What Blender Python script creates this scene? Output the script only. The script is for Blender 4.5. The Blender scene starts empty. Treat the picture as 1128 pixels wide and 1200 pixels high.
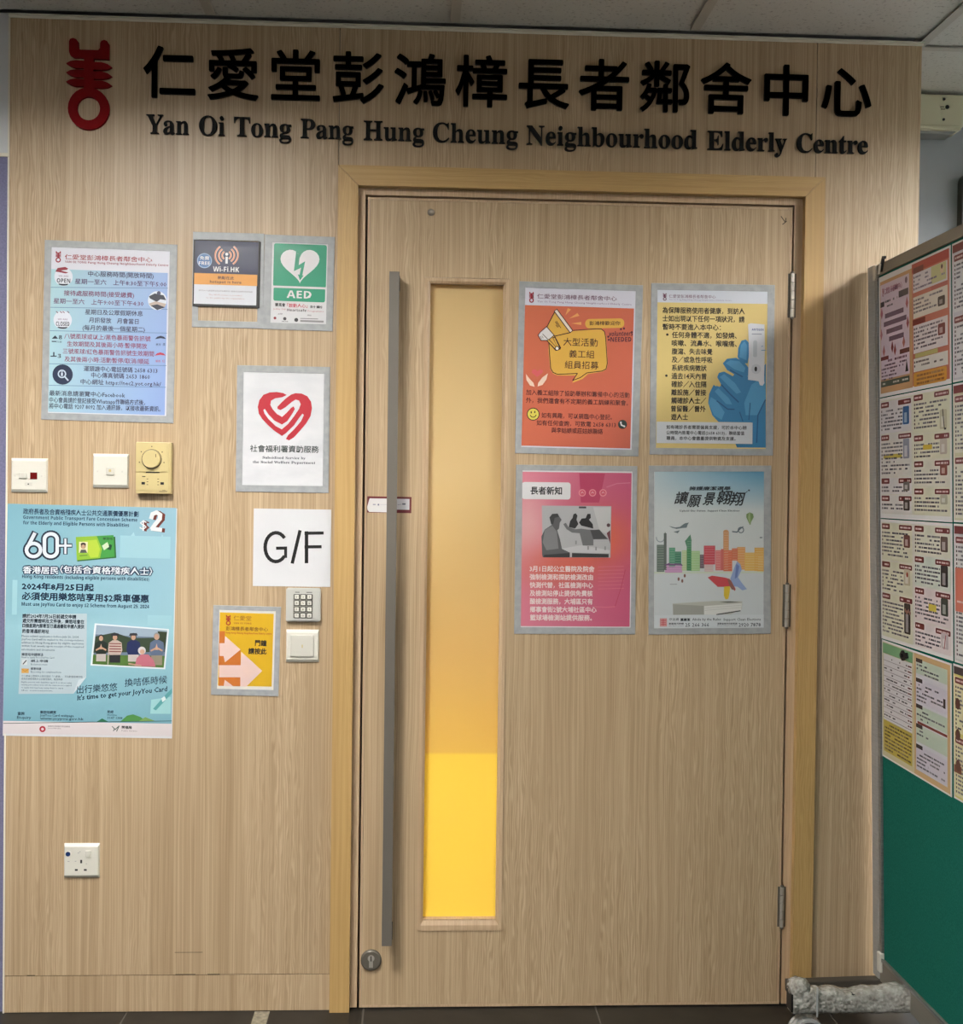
import bpy, bmesh, math, random
from mathutils import Vector, Matrix
random.seed(7)
sc = bpy.context.scene
COL = sc.collection
PI = math.pi

# ------------------------------------------------------------------ camera, world, exposure
cam = bpy.data.cameras.new('camera')
cam.sensor_fit = 'HORIZONTAL'; cam.sensor_width = 36.0
cam.lens = 1450.0 / 1128.0 * 36.0
cam.clip_start = 0.02
camo = bpy.data.objects.new('camera', cam)
COL.objects.link(camo)
_r = ((0.998666, 0.050246, -0.011871), (-0.050029, 0.998587, 0.017937), (0.012755, -0.017319, 0.999769))
R3 = Matrix(((_r[0][0], _r[0][2], -_r[0][1]), (_r[1][0], _r[1][2], -_r[1][1]), (_r[2][0], _r[2][2], -_r[2][1])))
camo.matrix_world = Matrix.Translation((1.01552, -3.11012, 1.31471)) @ R3.to_4x4()
sc.camera = camo

world = bpy.data.worlds.new('world')
sc.world = world
world.use_nodes = True
world.node_tree.nodes['Background'].inputs[0].default_value = (0.9, 0.95, 1.0, 1)
world.node_tree.nodes['Background'].inputs[1].default_value = 0.0

sc.view_settings.view_transform = 'Standard'
sc.view_settings.look = 'None'
sc.view_settings.gamma = 1.0
sc.view_settings.use_curve_mapping = False
sc.view_settings.exposure = -0.08
LIGHT_L = 112.0       # ceiling light panels
LIGHT_R = 215.0
LIGHT_FILL = 88.0  # fill panels added behind the viewer to raise the ambient light
LIGHT_P = 110.0
GLOW = 55.0         # unseen lamp added behind the door to light the film

# ------------------------------------------------------------------ materials
def s2l(c):
    return tuple(((x / 255.0) / 12.92 if x / 255.0 <= 0.04045 else (((x / 255.0) + 0.055) / 1.055) ** 2.4) for x in c)

def base_mat(name, rgb=(128, 128, 128), rough=0.5, metal=0.0, coat=0.0, spec=0.5):
    m = bpy.data.materials.new(name)
    m.use_nodes = True
    b = m.node_tree.nodes['Principled BSDF']
    b.inputs['Base Color'].default_value = (*s2l(rgb), 1)
    b.inputs['Roughness'].default_value = rough
    b.inputs['Metallic'].default_value = metal
    b.inputs['Coat Weight'].default_value = coat
    b.inputs['Specular IOR Level'].default_value = spec
    return m

def N(m, t, **kw):
    n = m.node_tree.nodes.new(t)
    for k, v in kw.items():
        if k in n.bl_rna.properties and k != 'inputs':
            setattr(n, k, v)
        else:
            n.inputs[k].default_value = v
    return n

def L(m, a, b):
    m.node_tree.links.new(a, b)

def noise_mat(name, c1, c2, scale=(30, 30, 30), nscale=1.0, detail=4, lo=0.35, hi=0.65, bump=0.0, rough=0.5, metal=0.0, coat=0.0, spec=0.5):
    m = base_mat(name, c1, rough, metal, coat, spec)
    b = m.node_tree.nodes['Principled BSDF']
    g = N(m, 'ShaderNodeNewGeometry')
    mp = N(m, 'ShaderNodeMapping'); mp.inputs['Scale'].default_value = scale
    no = N(m, 'ShaderNodeTexNoise'); no.inputs['Scale'].default_value = nscale; no.inputs['Detail'].default_value = detail
    r = N(m, 'ShaderNodeValToRGB')
    r.color_ramp.elements[0].position = lo; r.color_ramp.elements[0].color = (*s2l(c1), 1)
    r.color_ramp.elements[1].position = hi; r.color_ramp.elements[1].color = (*s2l(c2), 1)
    L(m, g.outputs['Position'], mp.inputs['Vector']); L(m, mp.outputs[0], no.inputs['Vector'])
    L(m, no.outputs['Fac'], r.inputs['Fac']); L(m, r.outputs[0], b.inputs['Base Color'])
    if bump:
        bp = N(m, 'ShaderNodeBump'); bp.inputs['Strength'].default_value = bump; bp.inputs['Distance'].default_value = 0.002
        L(m, no.outputs['Fac'], bp.inputs['Height']); L(m, bp.outputs[0], b.inputs['Normal'])
    return m

def wood_mat(name, base, dark, light, horiz=False, grain=400.0, rough=0.42, warp=0.02, off=(0, 0, 0)):
    """straight grained laminate: broad bands, fine streaks and a few cathedral figures"""
    m = base_mat(name, base, rough)
    b = m.node_tree.nodes['Principled BSDF']
    g = N(m, 'ShaderNodeNewGeometry')
    oi = N(m, 'ShaderNodeObjectInfo')
    sh = N(m, 'ShaderNodeVectorMath', operation='SCALE'); sh.inputs[0].default_value = (3.1, 1.7, 5.3)
    L(m, oi.outputs['Random'], sh.inputs['Scale'])
    ad = N(m, 'ShaderNodeVectorMath', operation='ADD')
    L(m, g.outputs['Position'], ad.inputs[0]); L(m, sh.outputs[0], ad.inputs[1])
    # slow warp so the streaks wander
    wp = N(m, 'ShaderNodeMapping'); wp.inputs['Scale'].default_value = (1.5, 2, 7) if horiz else (7, 2, 1.5)
    wn = N(m, 'ShaderNodeTexNoise'); wn.inputs['Scale'].default_value = 1.0; wn.inputs['Detail'].default_value = 2
    L(m, ad.outputs[0], wp.inputs[0]); L(m, wp.outputs[0], wn.inputs['Vector'])
    ws = N(m, 'ShaderNodeVectorMath', operation='SCALE'); ws.inputs['Scale'].default_value = warp
    L(m, wn.outputs['Color'], ws.inputs[0])
    ad2 = N(m, 'ShaderNodeVectorMath', operation='ADD')
    L(m, ad.outputs[0], ad2.inputs[0]); L(m, ws.outputs[0], ad2.inputs[1])
    def streak(sx, sz, detail):
        mp = N(m, 'ShaderNodeMapping'); mp.inputs['Scale'].default_value = (sz, 5, sx) if horiz else (sx, 5, sz)
        no = N(m, 'ShaderNodeTexNoise'); no.inputs['Scale'].default_value = 1.0; no.inputs['Detail'].default_value = detail
        L(m, ad2.outputs[0], mp.inputs[0]); L(m, mp.outputs[0], no.inputs['Vector'])
        return no
    n1 = streak(grain, 2.2, 3)
    n2 = streak(grain * 0.22, 0.9, 2)
    n3 = streak(6, 0.3, 2)
    def ramp(no, c1, c2, lo, hi):
        r = N(m, 'ShaderNodeValToRGB')
        r.color_ramp.elements[0].position = lo; r.color_ramp.elements[0].color = (*s2l(c1), 1)
        r.color_ramp.elements[1].position = hi; r.color_ramp.elements[1].color = (*s2l(c2), 1)
        L(m, no.outputs['Fac'], r.inputs['Fac']); return r
    r1 = ramp(n1, dark, light, 0.40, 0.62)
    r2 = ramp(n2, dark, light, 0.3, 0.7)
    r3 = ramp(n3, dark, base, 0.3, 0.7)
    mx = N(m, 'ShaderNodeMix', data_type='RGBA'); mx.inputs[0].default_value = 0.45
    L(m, r1.outputs[0], mx.inputs[6]); L(m, r2.outputs[0], mx.inputs[7])
    mx2 = N(m, 'ShaderNodeMix', data_type='RGBA'); mx2.inputs[0].default_value = 0.35
    L(m, mx.outputs[2], mx2.inputs[6]); L(m, r3.outputs[0], mx2.inputs[7])
    # cathedral figure: bands bent by a slow noise, only in patches
    cm = N(m, 'ShaderNodeMapping'); cm.inputs['Scale'].default_value = (0.10, 1, 1) if horiz else (1, 1, 0.10)
    wv = N(m, 'ShaderNodeTexWave', wave_type='BANDS', bands_direction='Z' if horiz else 'X')
    wv.inputs['Scale'].default_value = 52; wv.inputs['Distortion'].default_value = 16; wv.inputs['Detail'].default_value = 2.5; wv.inputs['Detail Scale'].default_value = 1.1
    L(m, ad.outputs[0], cm.inputs[0]); L(m, cm.outputs[0], wv.inputs['Vector'])
    cr_ = ramp(wv, dark, light, 0.15, 0.95)
    pm = N(m, 'ShaderNodeMapping'); pm.inputs['Scale'].default_value = (1, 1, 7) if horiz else (7, 1, 1)
    pn_ = N(m, 'ShaderNodeTexNoise'); pn_.inputs['Scale'].default_value = 1.0; pn_.inputs['Detail'].default_value = 1
    L(m, ad.outputs[0], pm.inputs[0]); L(m, pm.outputs[0], pn_.inputs['Vector'])
    mk = N(m, 'ShaderNodeMapRange'); mk.inputs['From Min'].default_value = .45; mk.inputs['From Max'].default_value = .62; mk.inputs['To Max'].default_value = .38
    L(m, pn_.outputs['Fac'], mk.inputs['Value'])
    mx3 = N(m, 'ShaderNodeMix', data_type='RGBA')
    L(m, mk.outputs[0], mx3.inputs[0]); L(m, mx2.outputs[2], mx3.inputs[6]); L(m, cr_.outputs[0], mx3.inputs[7])
    L(m, mx3.outputs[2], b.inputs['Base Color'])
    bp = N(m, 'ShaderNodeBump'); bp.inputs['Strength'].default_value = 0.10; bp.inputs['Distance'].default_value = 0.0006
    L(m, n1.outputs['Fac'], bp.inputs['Height']); L(m, bp.outputs[0], b.inputs['Normal'])
    return m

M = {}
M['wood'] = wood_mat('oak_laminate', (182, 157, 124), (155, 129, 97), (207, 184, 152))
M['wood_door'] = wood_mat('oak_laminate_door', (183, 157, 124), (156, 130, 97), (207, 184, 151), warp=0.03)
M['honey'] = wood_mat('honey_architrave', (188, 154, 100), (172, 138, 84), (200, 166, 110), grain=150)
M['honey_h'] = wood_mat('honey_architrave_head', (188, 154, 100), (172, 138, 84), (200, 166, 110), grain=150, horiz=True)
M['lipping'] = wood_mat('door_lipping', (196, 168, 136), (176, 148, 116), (206, 180, 148), grain=200)
M['gap'] = base_mat('dark_gap', (26, 18, 14), 0.9)
M['silver'] = noise_mat('silver_sleeve', (150, 153, 155), (162, 164, 166), (60, 60, 60), rough=0.38, metal=0.0, coat=0.1)
M['paper'] = base_mat('paper_white', (206, 206, 209), 0.45, coat=0.15)
M['plain_paper'] = noise_mat('wrinkled_paper', (200, 201, 205), (209, 209, 212), (12, 12, 25), rough=0.5, bump=0.6, coat=0.15)
M['acrylic'] = base_mat('black_acrylic', (9, 9, 10), 0.75, spec=0.25)
M['red_acrylic'] = base_mat('red_acrylic', (124, 3, 12), 0.8, spec=0.2)
M['plastic'] = base_mat('white_plastic', (212, 209, 198), 0.35)
M['plastic_d'] = base_mat('white_plastic_key', (200, 197, 187), 0.35)
M['cream'] = base_mat('cream_plastic', (192, 174, 124), 0.4)
M['cream_d'] = base_mat('cream_plastic_dial', (198, 181, 130), 0.35)
M['dark'] = base_mat('dark_plastic', (26, 25, 26), 0.5)
M['brass_dk'] = base_mat('dark_print', (74, 64, 44), 0.6)
M['redwin'] = base_mat('red_indicator', (96, 10, 12), 0.2)
M['bluecap'] = base_mat('blue_indicator', (18, 48, 96), 0.4)
M['steel'] = base_mat('satin_steel', (176, 170, 160), 0.3, 0.4, coat=0.8)
M['steel_dk'] = base_mat('aged_steel', (104, 98, 88), 0.5, 0.3)
M['handle'] = base_mat('grey_handle', (112, 106, 98), 0.45, 0.3)
M['alu'] = noise_mat('brushed_aluminium', (150, 151, 150), (164, 165, 164), (20, 20, 300), rough=0.38, metal=0.75)
M['alu_dk'] = base_mat('weathered_aluminium', (136, 131, 121), 0.5, 0.3)
M['foot_steel'] = base_mat('dull_steel', (74, 68, 60), 0.6, 0.2)
M['green'] = noise_mat('green_felt', (20, 92, 80), (30, 106, 92), (300, 300, 300), rough=0.95, bump=0.2, spec=0.1)
M['floor'] = noise_mat('dark_slate_tile', (20, 19, 18), (36, 34, 31), (14, 14, 14), detail=8, rough=0.45, bump=0.3)
M['grout'] = base_mat('grout', (104, 98, 90), 0.9)
M['trough'] = base_mat('light_trough', (110, 110, 108), 0.6)
M['ceil'] = noise_mat('mineral_ceiling_tile', (176, 172, 166), (212, 209, 203), (110, 110, 110), detail=5, lo=0.3, hi=0.42, rough=0.95, bump=0.4, spec=0.1)
M['tee'] = base_mat('painted_tee', (190, 184, 174), 0.5)
M['angle'] = base_mat('painted_wall_angle', (226, 221, 206), 0.45)
M['white_wall'] = noise_mat('pale_painted_wall', (208, 210, 212), (216, 217, 219), (3, 3, 3), rough=0.8)
M['grey_wall'] = noise_mat('blue_grey_wall', (158, 162, 170), (166, 170, 177), (4, 4, 4), rough=0.8)
M['lobby'] = base_mat('lobby_wall', (150, 148, 144), 0.9)
M['purple'] = noise_mat('mauve_fabric', (108, 108, 136), (122, 121, 150), (200, 200, 200), rough=0.95, bump=0.2, spec=0.1)
M['box_cream'] = base_mat('cream_housing', (206, 202, 176), 0.5)
M['caster'] = base_mat('clear_grey_caster', (176, 178, 178), 0.15, coat=0.5)
M['keypad_grey'] = base_mat('keypad_grey', (186, 186, 180), 0.4)
M['keypad_panel'] = base_mat('keypad_panel', (150, 148, 138), 0.45)
M['key_cap'] = base_mat('key_cap', (206, 204, 194), 0.4)
M['legend_grey'] = base_mat('legend_grey', (160, 160, 158), 0.6)
M['rack_grey'] = base_mat('rack_grey', (84, 82, 80), 0.45, 0.3)
M['rack_pale'] = base_mat('rack_pale', (146, 148, 150), 0.5)
M['alu_up'] = noise_mat('aluminium_upright', (158, 160, 160), (170, 171, 170), (20, 20, 300), rough=0.42, metal=0.3)
M['wheel_grey'] = base_mat('wheel_grey', (120, 122, 122), 0.4, coat=0.3)
M['warm_wall'] = base_mat('warm_room_wall', (236, 222, 190), 0.9)
M['tape'] = noise_mat('worn_tape', (118, 112, 96), (158, 150, 130), (80, 80, 80), rough=0.7)

def emis(name, rgb, s):
    m = bpy.data.materials.new(name); m.use_nodes = True
    nt = m.node_tree; nt.nodes.clear()
    e = nt.nodes.new('ShaderNodeEmission'); o = nt.nodes.new('ShaderNodeOutputMaterial')
    e.inputs[0].default_value = (*rgb, 1); e.inputs[1].default_value = s
    nt.links.new(e.outputs[0], o.inputs[0]); return m
M['light_l'] = emis('light_panel_left', (1.0, 0.975, 0.93), LIGHT_L)
M['light_r'] = emis('light_panel_right', (1.0, 0.975, 0.93), LIGHT_R)
M['light_b'] = emis('light_panel_back', (1.0, 0.975, 0.94), LIGHT_FILL)
M['light_p'] = emis('light_panel_passage', (0.95, 0.98, 1.0), LIGHT_P)
M['glow'] = emis('warm_lamp', (1.0, 0.92, 0.74), GLOW)

# ink: every printed shape carries its own flat ink colour in a colour attribute
m = base_mat('printed_ink', (255, 255, 255), 0.42, coat=0.15)
at = N(m, 'ShaderNodeAttribute'); at.attribute_name = 'ink'
sc_ = N(m, 'ShaderNodeVectorMath', operation='SCALE'); sc_.inputs['Scale'].default_value = 0.82
L(m, at.outputs['Color'], sc_.inputs[0]); L(m, sc_.outputs[0], m.node_tree.nodes['Principled BSDF'].inputs['Base Color'])
M['ink'] = m

# bubble wrap: clouded film with blisters
m = noise_mat('bubble_wrap', (138, 134, 126), (196, 194, 188), (60, 60, 60), detail=6, lo=0.3, hi=0.75, rough=0.22, coat=0.6)
b = m.node_tree.nodes['Principled BSDF']
vo = N(m, 'ShaderNodeTexVoronoi'); vo.inputs['Scale'].default_value = 110
gg = N(m, 'ShaderNodeNewGeometry'); L(m, gg.outputs['Position'], vo.inputs['Vector'])
bp = N(m, 'ShaderNodeBump'); bp.inputs['Strength'].default_value = 1.0; bp.inputs['Distance'].default_value = 0.004; bp.invert = True
L(m, vo.outputs['Distance'], bp.inputs['Height']); L(m, bp.outputs[0], b.inputs['Normal'])
M['wrap'] = m

# vision panel: film-backed glass, light passes through it from the room behind
m = bpy.data.materials.new('filmed_glass'); m.use_nodes = True
nt = m.node_tree; nt.nodes.clear()
out = nt.nodes.new('ShaderNodeOutputMaterial')
g = nt.nodes.new('ShaderNodeNewGeometry'); sx = nt.nodes.new('ShaderNodeSeparateXYZ')
nt.links.new(g.outputs['Position'], sx.inputs[0])
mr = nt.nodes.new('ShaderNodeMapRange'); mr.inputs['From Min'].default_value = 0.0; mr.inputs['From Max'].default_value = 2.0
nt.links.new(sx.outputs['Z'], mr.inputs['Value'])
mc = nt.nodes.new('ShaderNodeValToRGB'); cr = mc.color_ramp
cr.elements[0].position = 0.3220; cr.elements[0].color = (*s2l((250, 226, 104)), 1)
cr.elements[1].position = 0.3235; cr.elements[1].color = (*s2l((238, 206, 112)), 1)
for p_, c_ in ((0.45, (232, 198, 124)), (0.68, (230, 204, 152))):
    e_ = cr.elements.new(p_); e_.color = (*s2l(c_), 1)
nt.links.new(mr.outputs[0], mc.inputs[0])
df = nt.nodes.new('ShaderNodeBsdfDiffuse'); tr = nt.nodes.new('ShaderNodeBsdfTranslucent'); gl = nt.nodes.new('ShaderNodeBsdfGlossy')
gl.inputs['Roughness'].default_value = 0.08
m1 = nt.nodes.new('ShaderNodeMixShader'); m1.inputs[0].default_value = 0.35
m2 = nt.nodes.new('ShaderNodeMixShader'); m2.inputs[0].default_value = 0.05
nt.links.new(mc.outputs[0], df.inputs[0]); nt.links.new(mc.outputs[0], tr.inputs[0])
nt.links.new(df.outputs[0], m1.inputs[1]); nt.links.new(tr.outputs[0], m1.inputs[2])
nt.links.new(m1.outputs[0], m2.inputs[1]); nt.links.new(gl.outputs[0], m2.inputs[2])
nt.links.new(m2.outputs[0], out.inputs[0])
M['lite'] = m

# ------------------------------------------------------------------ object helpers
def link(o, parent=None):
    COL.objects.link(o)
    if parent is not None:
        o.parent = parent
    return o

def empty(name, loc=(0, 0, 0), label=None, cat=None, group=None, kind=None, rot=None):
    o = bpy.data.objects.new(name, None)
    o.empty_display_size = 0.05
    o.location = loc
    if rot: o.rotation_euler = rot
    link(o)
    tag(o, label, cat, group, kind)
    return o

def tag(o, label=None, cat=None, group=None, kind=None):
    if label: o['label'] = label
    if cat: o['category'] = cat
    if group: o['group'] = group
    if kind: o['kind'] = kind
    return o

def mesh_obj(name, bm, mat, parent=None, smooth=False, loc=None):
    me = bpy.data.meshes.new(name)
    bmesh.ops.recalc_face_normals(bm, faces=bm.faces)
    bm.to_mesh(me); bm.free()
    for mm in (mat if isinstance(mat, (list, tuple)) else [mat]):
        me.materials.append(M[mm] if isinstance(mm, str) else mm)
    if smooth:
        for p in me.polygons: p.use_smooth = True
    o = bpy.data.objects.new(name, me)
    if loc: o.location = loc
    return link(o, parent)

def box(bm, x0, x1, y0, y1, z0, z1, mi=0, bev=0.0):
    vs = [bm.verts.new((x, y, z)) for x in (x0, x1) for y in (y0, y1) for z in (z0, z1)]
    idx = [(0, 1, 3, 2), (4, 6, 7, 5), (0, 4, 5, 1), (2, 3, 7, 6), (0, 2, 6, 4), (1, 5, 7, 3)]
    fs = [bm.faces.new([vs[i] for i in f]) for f in idx]
    for f in fs: f.material_index = mi
    if bev > 0:
        es = list({e for f in fs for e in f.edges})
        bmesh.ops.bevel(bm, geom=es, offset=bev, segments=2, affect='EDGES', profile=0.6)
    return fs

def cyl(bm, p0, p1, r, n=20, r2=None, mi=0, cap=True):
    p0, p1 = Vector(p0), Vector(p1)
    d = (p1 - p0).normalized()
    a = d.orthogonal().normalized(); b2 = d.cross(a)
    r2 = r if r2 is None else r2
    A = [bm.verts.new(p0 + (a * math.cos(t) + b2 * math.sin(t)) * r) for t in [2 * PI * i / n for i in range(n)]]
    B = [bm.verts.new(p1 + (a * math.cos(t) + b2 * math.sin(t)) * r2) for t in [2 * PI * i / n for i in range(n)]]
    for i in range(n):
        f = bm.faces.new((A[i], A[(i + 1) % n], B[(i + 1) % n], B[i])); f.material_index = mi
    if cap:
        f = bm.faces.new(A[::-1]); f.material_index = mi
        f = bm.faces.new(B); f.material_index = mi

def prism(bm, pts, y0, y1, mi=0):
    """closed outline in the x-z plane pushed along y"""
    A = [bm.verts.new((p[0], y0, p[1])) for p in pts]
    B = [bm.verts.new((p[0], y1, p[1])) for p in pts]
    n = len(pts)
    f = bm.faces.new(A); f.material_index = mi
    f = bm.faces.new(B[::-1]); f.material_index = mi
    for i in range(n):
        f = bm.faces.new((A[i], B[i], B[(i + 1) % n], A[(i + 1) % n])); f.material_index = mi

def rrect(cx, cz, w, h, r, n=5):
    pts = []
    for (sx_, sz_, a0) in ((1, 1, 0), (-1, 1, 90), (-1, -1, 180), (1, -1, 270)):
        for k in range(n + 1):
            a = math.radians(a0 + 90 * k / n)
            pts.append((cx + sx_ * (w / 2 - r) + r * math.cos(a), cz + sz_ * (h / 2 - r) + r * math.sin(a)))
    return pts

def obox(name, mat, parent, x0, x1, y0, y1, z0, z1, bev=0.0, smooth=False):
    bm = bmesh.new(); box(bm, x0, x1, y0, y1, z0, z1, bev=bev)
    return mesh_obj(name, bm, mat, parent, smooth)

# ------------------------------------------------------------------ glyphs
_g = {}
def _txt_mesh(s, res=2):
    c = bpy.data.curves.new('t', 'FONT'); c.body = s; c.size = 1.0; c.resolution_u = res
    o = bpy.data.objects.new('t', c)
    me = o.to_mesh()
    V = [(v.co.x, v.co.y) for v in me.vertices]; F = [tuple(p.vertices) for p in me.polygons]
    o.to_mesh_clear()
    bpy.data.objects.remove(o); bpy.data.curves.remove(c)
    return V, F

def _w(V):
    return (min(v[0] for v in V), max(v[0] for v in V)) if V else (0, 0)

def is_wide(ch):
    return ord(ch) >= 0x2E80 and ord(ch) < 0xFFF0
_hh = None
def glyph(ch, res=2):
    """(verts, faces, advance) of one character at size 1"""
    global _hh
    k = (ch, res)
    if k in _g: return _g[k]
    if _hh is None:
        a = _w(_txt_mesh('HH')[0]); _hh = a[1] - a[0]
    if ch in ' \u3000':
        r = ([], [], 0.3 if ch == ' ' else 1.0)
    else:
        V, F = _txt_mesh(ch, res)
        if is_wide(ch):
            adv = 1.0
        else:
            a = _w(_txt_mesh('H' + ch + 'H')[0]); adv = (a[1] - a[0]) - _hh
        r = (V, F, adv)
    _g[k] = r
    return r

def restyle(s, up, lo, dg=None):
    r = ''
    for c in s:
        if 'A' <= c <= 'Z': r += chr(up + ord(c) - 65)
        elif 'a' <= c <= 'z': r += chr(lo + ord(c) - 97)
        elif '0' <= c <= '9' and dg: r += chr(dg + ord(c) - 48)
        else: r += c
    return r
def serif(s): return restyle(s, 0x1D400, 0x1D41A, 0x1D7CE)
def sansb(s): return restyle(s, 0x1D5D4, 0x1D5EE, 0x1D7EC)

def layout(s, bold=0.0, res=2):
    """whole line at size 1: verts, faces, total width; bold = extra half stroke in em"""
    V, F, x = [], [], 0.0
    eps = 0.0
    offs = [(0, 0)] if not bold else [(bold, 0), (-bold, 0), (0, bold), (0, -bold), (bold * .7, bold * .7), (-bold * .7, bold * .7), (bold * .7, -bold * .7), (-bold * .7, -bold * .7)]
    for ch in s:
        gv, gf, adv = glyph(ch, res)
        for q, (ox, oy) in enumerate(offs):
            n = len(V)
            V += [(x + a + ox, b_ + oy, q * 1.3e-5) for a, b_ in gv]
            F += [tuple(i + n for i in f) for f in gf]
        x += adv
    return V, F, x

def solid_glyph(V, F, xf, y0, y1):
    """glyph faces to a raised letter: front, back and walls. xf maps (x,y)->(x,z)"""
    bm = bmesh.new()
    A = [bm.verts.new((xf(v)[0], y1, xf(v)[1])) for v in V]
    fs = []
    for f in F:
        try: fs.append(bm.faces.new([A[i] for i in f]))
        except ValueError: pass
    r = bmesh.ops.extrude_face_region(bm, geom=fs)
    for v in r['geom']:
        if isinstance(v, bmesh.types.BMVert): v.co.y = y0
    return bm

# ------------------------------------------------------------------ printed artwork
class Art:
    """Flat print on one sheet. Drawn in the sheet's own artwork units (a right, b down);
    TL, TR, BL are the sheet's corners in those units, w and h its real size in metres.
    Local result: x right from the sheet's centre, z up, facing -y."""
    def __init__(s, w, h, TL, TR, BL, y=0.0, step=0.00016):
        s.w, s.h, s.y, s.step = w, h, y, step
        s.TL = TL
        ux, uy = TR[0] - TL[0], TR[1] - TL[1]; vx, vy = BL[0] - TL[0], BL[1] - TL[1]
        s.det = ux * vy - uy * vx; s.u = (ux, uy); s.v = (vx, vy)
        s.ka = w / math.hypot(ux, uy); s.kb = h / math.hypot(vx, vy)
        s.sh = ([], [], [])   # shapes: verts, faces, colours
        s.tx = ([], [], [])   # lettering
    def m(s, a, b):
        da, db = a - s.TL[0], b - s.TL[1]
        p = (da * s.v[1] - db * s.v[0]) / s.det; q = (db * s.u[0] - da * s.u[1]) / s.det
        return (p - .5) * s.w, (.5 - q) * s.h
    def _add(s, T, pts, faces, cols, layer):
        # ink films are stacked a few microns apart so that no two coincide
        s.k = (getattr(s, 'k', 0) + 1) % 9
        n = len(T[0]); y = s.y - layer * s.step - s.k * 1.2e-5
        T[0].extend([(p[0], y - (p[2] if len(p) > 2 else 0), p[1]) for p in pts])
        T[1].extend([tuple(i + n for i in f) for f in faces]); T[2].extend(cols)
    def _poly(s, pts, col, layer):
        # make it face the viewer (-y): the outline runs counter-clockwise seen from -y
        ar = sum(pts[i][0] * pts[(i + 1) % len(pts)][1] - pts[(i + 1) % len(pts)][0] * pts[i][1] for i in range(len(pts)))
        if ar < 0: pts = pts[::-1]
        s._add(s.sh, pts, [tuple(range(len(pts)))], [col], layer)
    def poly(s, pts, col, layer=2): s._poly([s.m(*p) for p in pts], col, layer)
    def rect(s, a0, b0, a1, b1, col, layer=1, rot=0, r=0):
        cx, cz = s.m((a0 + a1) / 2, (b0 + b1) / 2); w = abs(a1 - a0) * s.ka; h = abs(b1 - b0) * s.kb
        if r: pts = rrect(0, 0, w, h, min(r * s.ka, w / 2, h / 2), 4)
        else: pts = [(-w / 2, -h / 2), (w / 2, -h / 2), (w / 2, h / 2), (-w / 2, h / 2)]
        c_, s_ = math.cos(math.radians(rot)), math.sin(math.radians(rot))
        s._poly([(cx + c_ * x - s_ * z, cz + s_ * x + c_ * z) for x, z in pts], col, layer)
    def full(s, col, layer=1, ins=0.0):
        w, h = s.w / 2 - ins, s.h / 2 - ins
        s._poly([(-w, -h), (w, -h), (w, h), (-w, h)], col, layer)
    def grad(s, a0, b0, a1, b1, fn, layer=1, na=10, nb=12):
        """area whose ink colour changes smoothly: fn(u,v) -> rgb"""
        cx, cz = s.m((a0 + a1) / 2, (b0 + b1) / 2); w = abs(a1 - a0) * s.ka; h = abs(b1 - b0) * s.kb
        for i in range(na):
            for j in range(nb):
                x0, x1 = cx - w / 2 + w * i / na, cx - w / 2 + w * (i + 1) / na
                z1, z0 = cz + h / 2 - h * j / nb, cz + h / 2 - h * (j + 1) / nb
                s._poly([(x0, z0), (x1, z0), (x1, z1), (x0, z1)],
                        [fn(i / na, (j + 1) / nb), fn((i + 1) / na, (j + 1) / nb), fn((i + 1) / na, j / nb), fn(i / na, j / nb)], layer)
    def circ(s, a, b, r, col, layer=2, rb=None, n=24, rot=0):
        cx, cz = s.m(a, b); rb = r if rb is None else rb
        c_, s_ = math.cos(math.radians(rot)), math.sin(math.radians(rot))
        P = []
        for i in range(n):
            x, z = r * s.ka * math.cos(2 * PI * i / n), rb * s.kb * math.sin(2 * PI * i / n)
            P.append((cx + c_ * x - s_ * z, cz + s_ * x + c_ * z))
        s._poly(P, col, layer)
    def line(s, pts, w, col, layer=3, closed=False, taper=False):
        P = [s.m(*p) for p in pts]; hw = w * s.ka / 2
        n = len(P); segs = n if closed else n - 1
        for i in range(segs):
            x0, z0 = P[i]; x1, z1 = P[(i + 1) % n]
            d = math.hypot(x1 - x0, z1 - z0) or 1e-6; tx, tz = (x1 - x0) / d * hw, (z1 - z0) / d * hw
            s._poly([(x0 - tx * .5 + tz, z0 - tz * .5 - tx), (x1 + tx * .5 + tz, z1 + tz * .5 - tx), (x1 + tx * .5 - tz, z1 + tz * .5 + tx), (x0 - tx * .5 - tz, z0 - tz * .5 + tx)], col, layer)
    def arc(s, a, b, r, t0, t1, w, col, layer=3, n=10, rb=None):
        rb = r if rb is None else rb
        s.line([(a + r * math.cos(math.radians(t0 + (t1 - t0) * i / n)), b - rb * math.sin(math.radians(t0 + (t1 - t0) * i / n))) for i in range(n + 1)], w, col, layer)
    def text(s, t, a0, a1, bc, h, col, layer=4, bold=0.0, rot=0, res=1, shear=0.0, cap=None, bc1=None):
        """line of lettering filling a0..a1, centred on height bc; h = cap/ideograph height"""
        V, F, W = layout(t, bold, res)
        if not V: return
        wide = any(is_wide(c) for c in t)
        x0, x1 = _w(V)
        zc = 0.36 if wide else 0.35
        em = h * s.kb / (0.88 if wide else 0.72)
        kx = (a1 - a0) * s.ka / (x1 - x0)
        cx, cz = s.m((a0 + a1) / 2, bc)
        c_, s_ = math.cos(math.radians(rot)), math.sin(math.radians(rot))
        P = []
        for (x, z, e_) in V:
            zz = (z - zc) * em; xx = (x - (x0 + x1) / 2) * kx + shear * zz
            P.append((cx + c_ * xx - s_ * zz, cz + s_ * xx + c_ * zz, e_))
        s._add(s.tx, P, F, [col] * len(F), layer)
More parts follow.
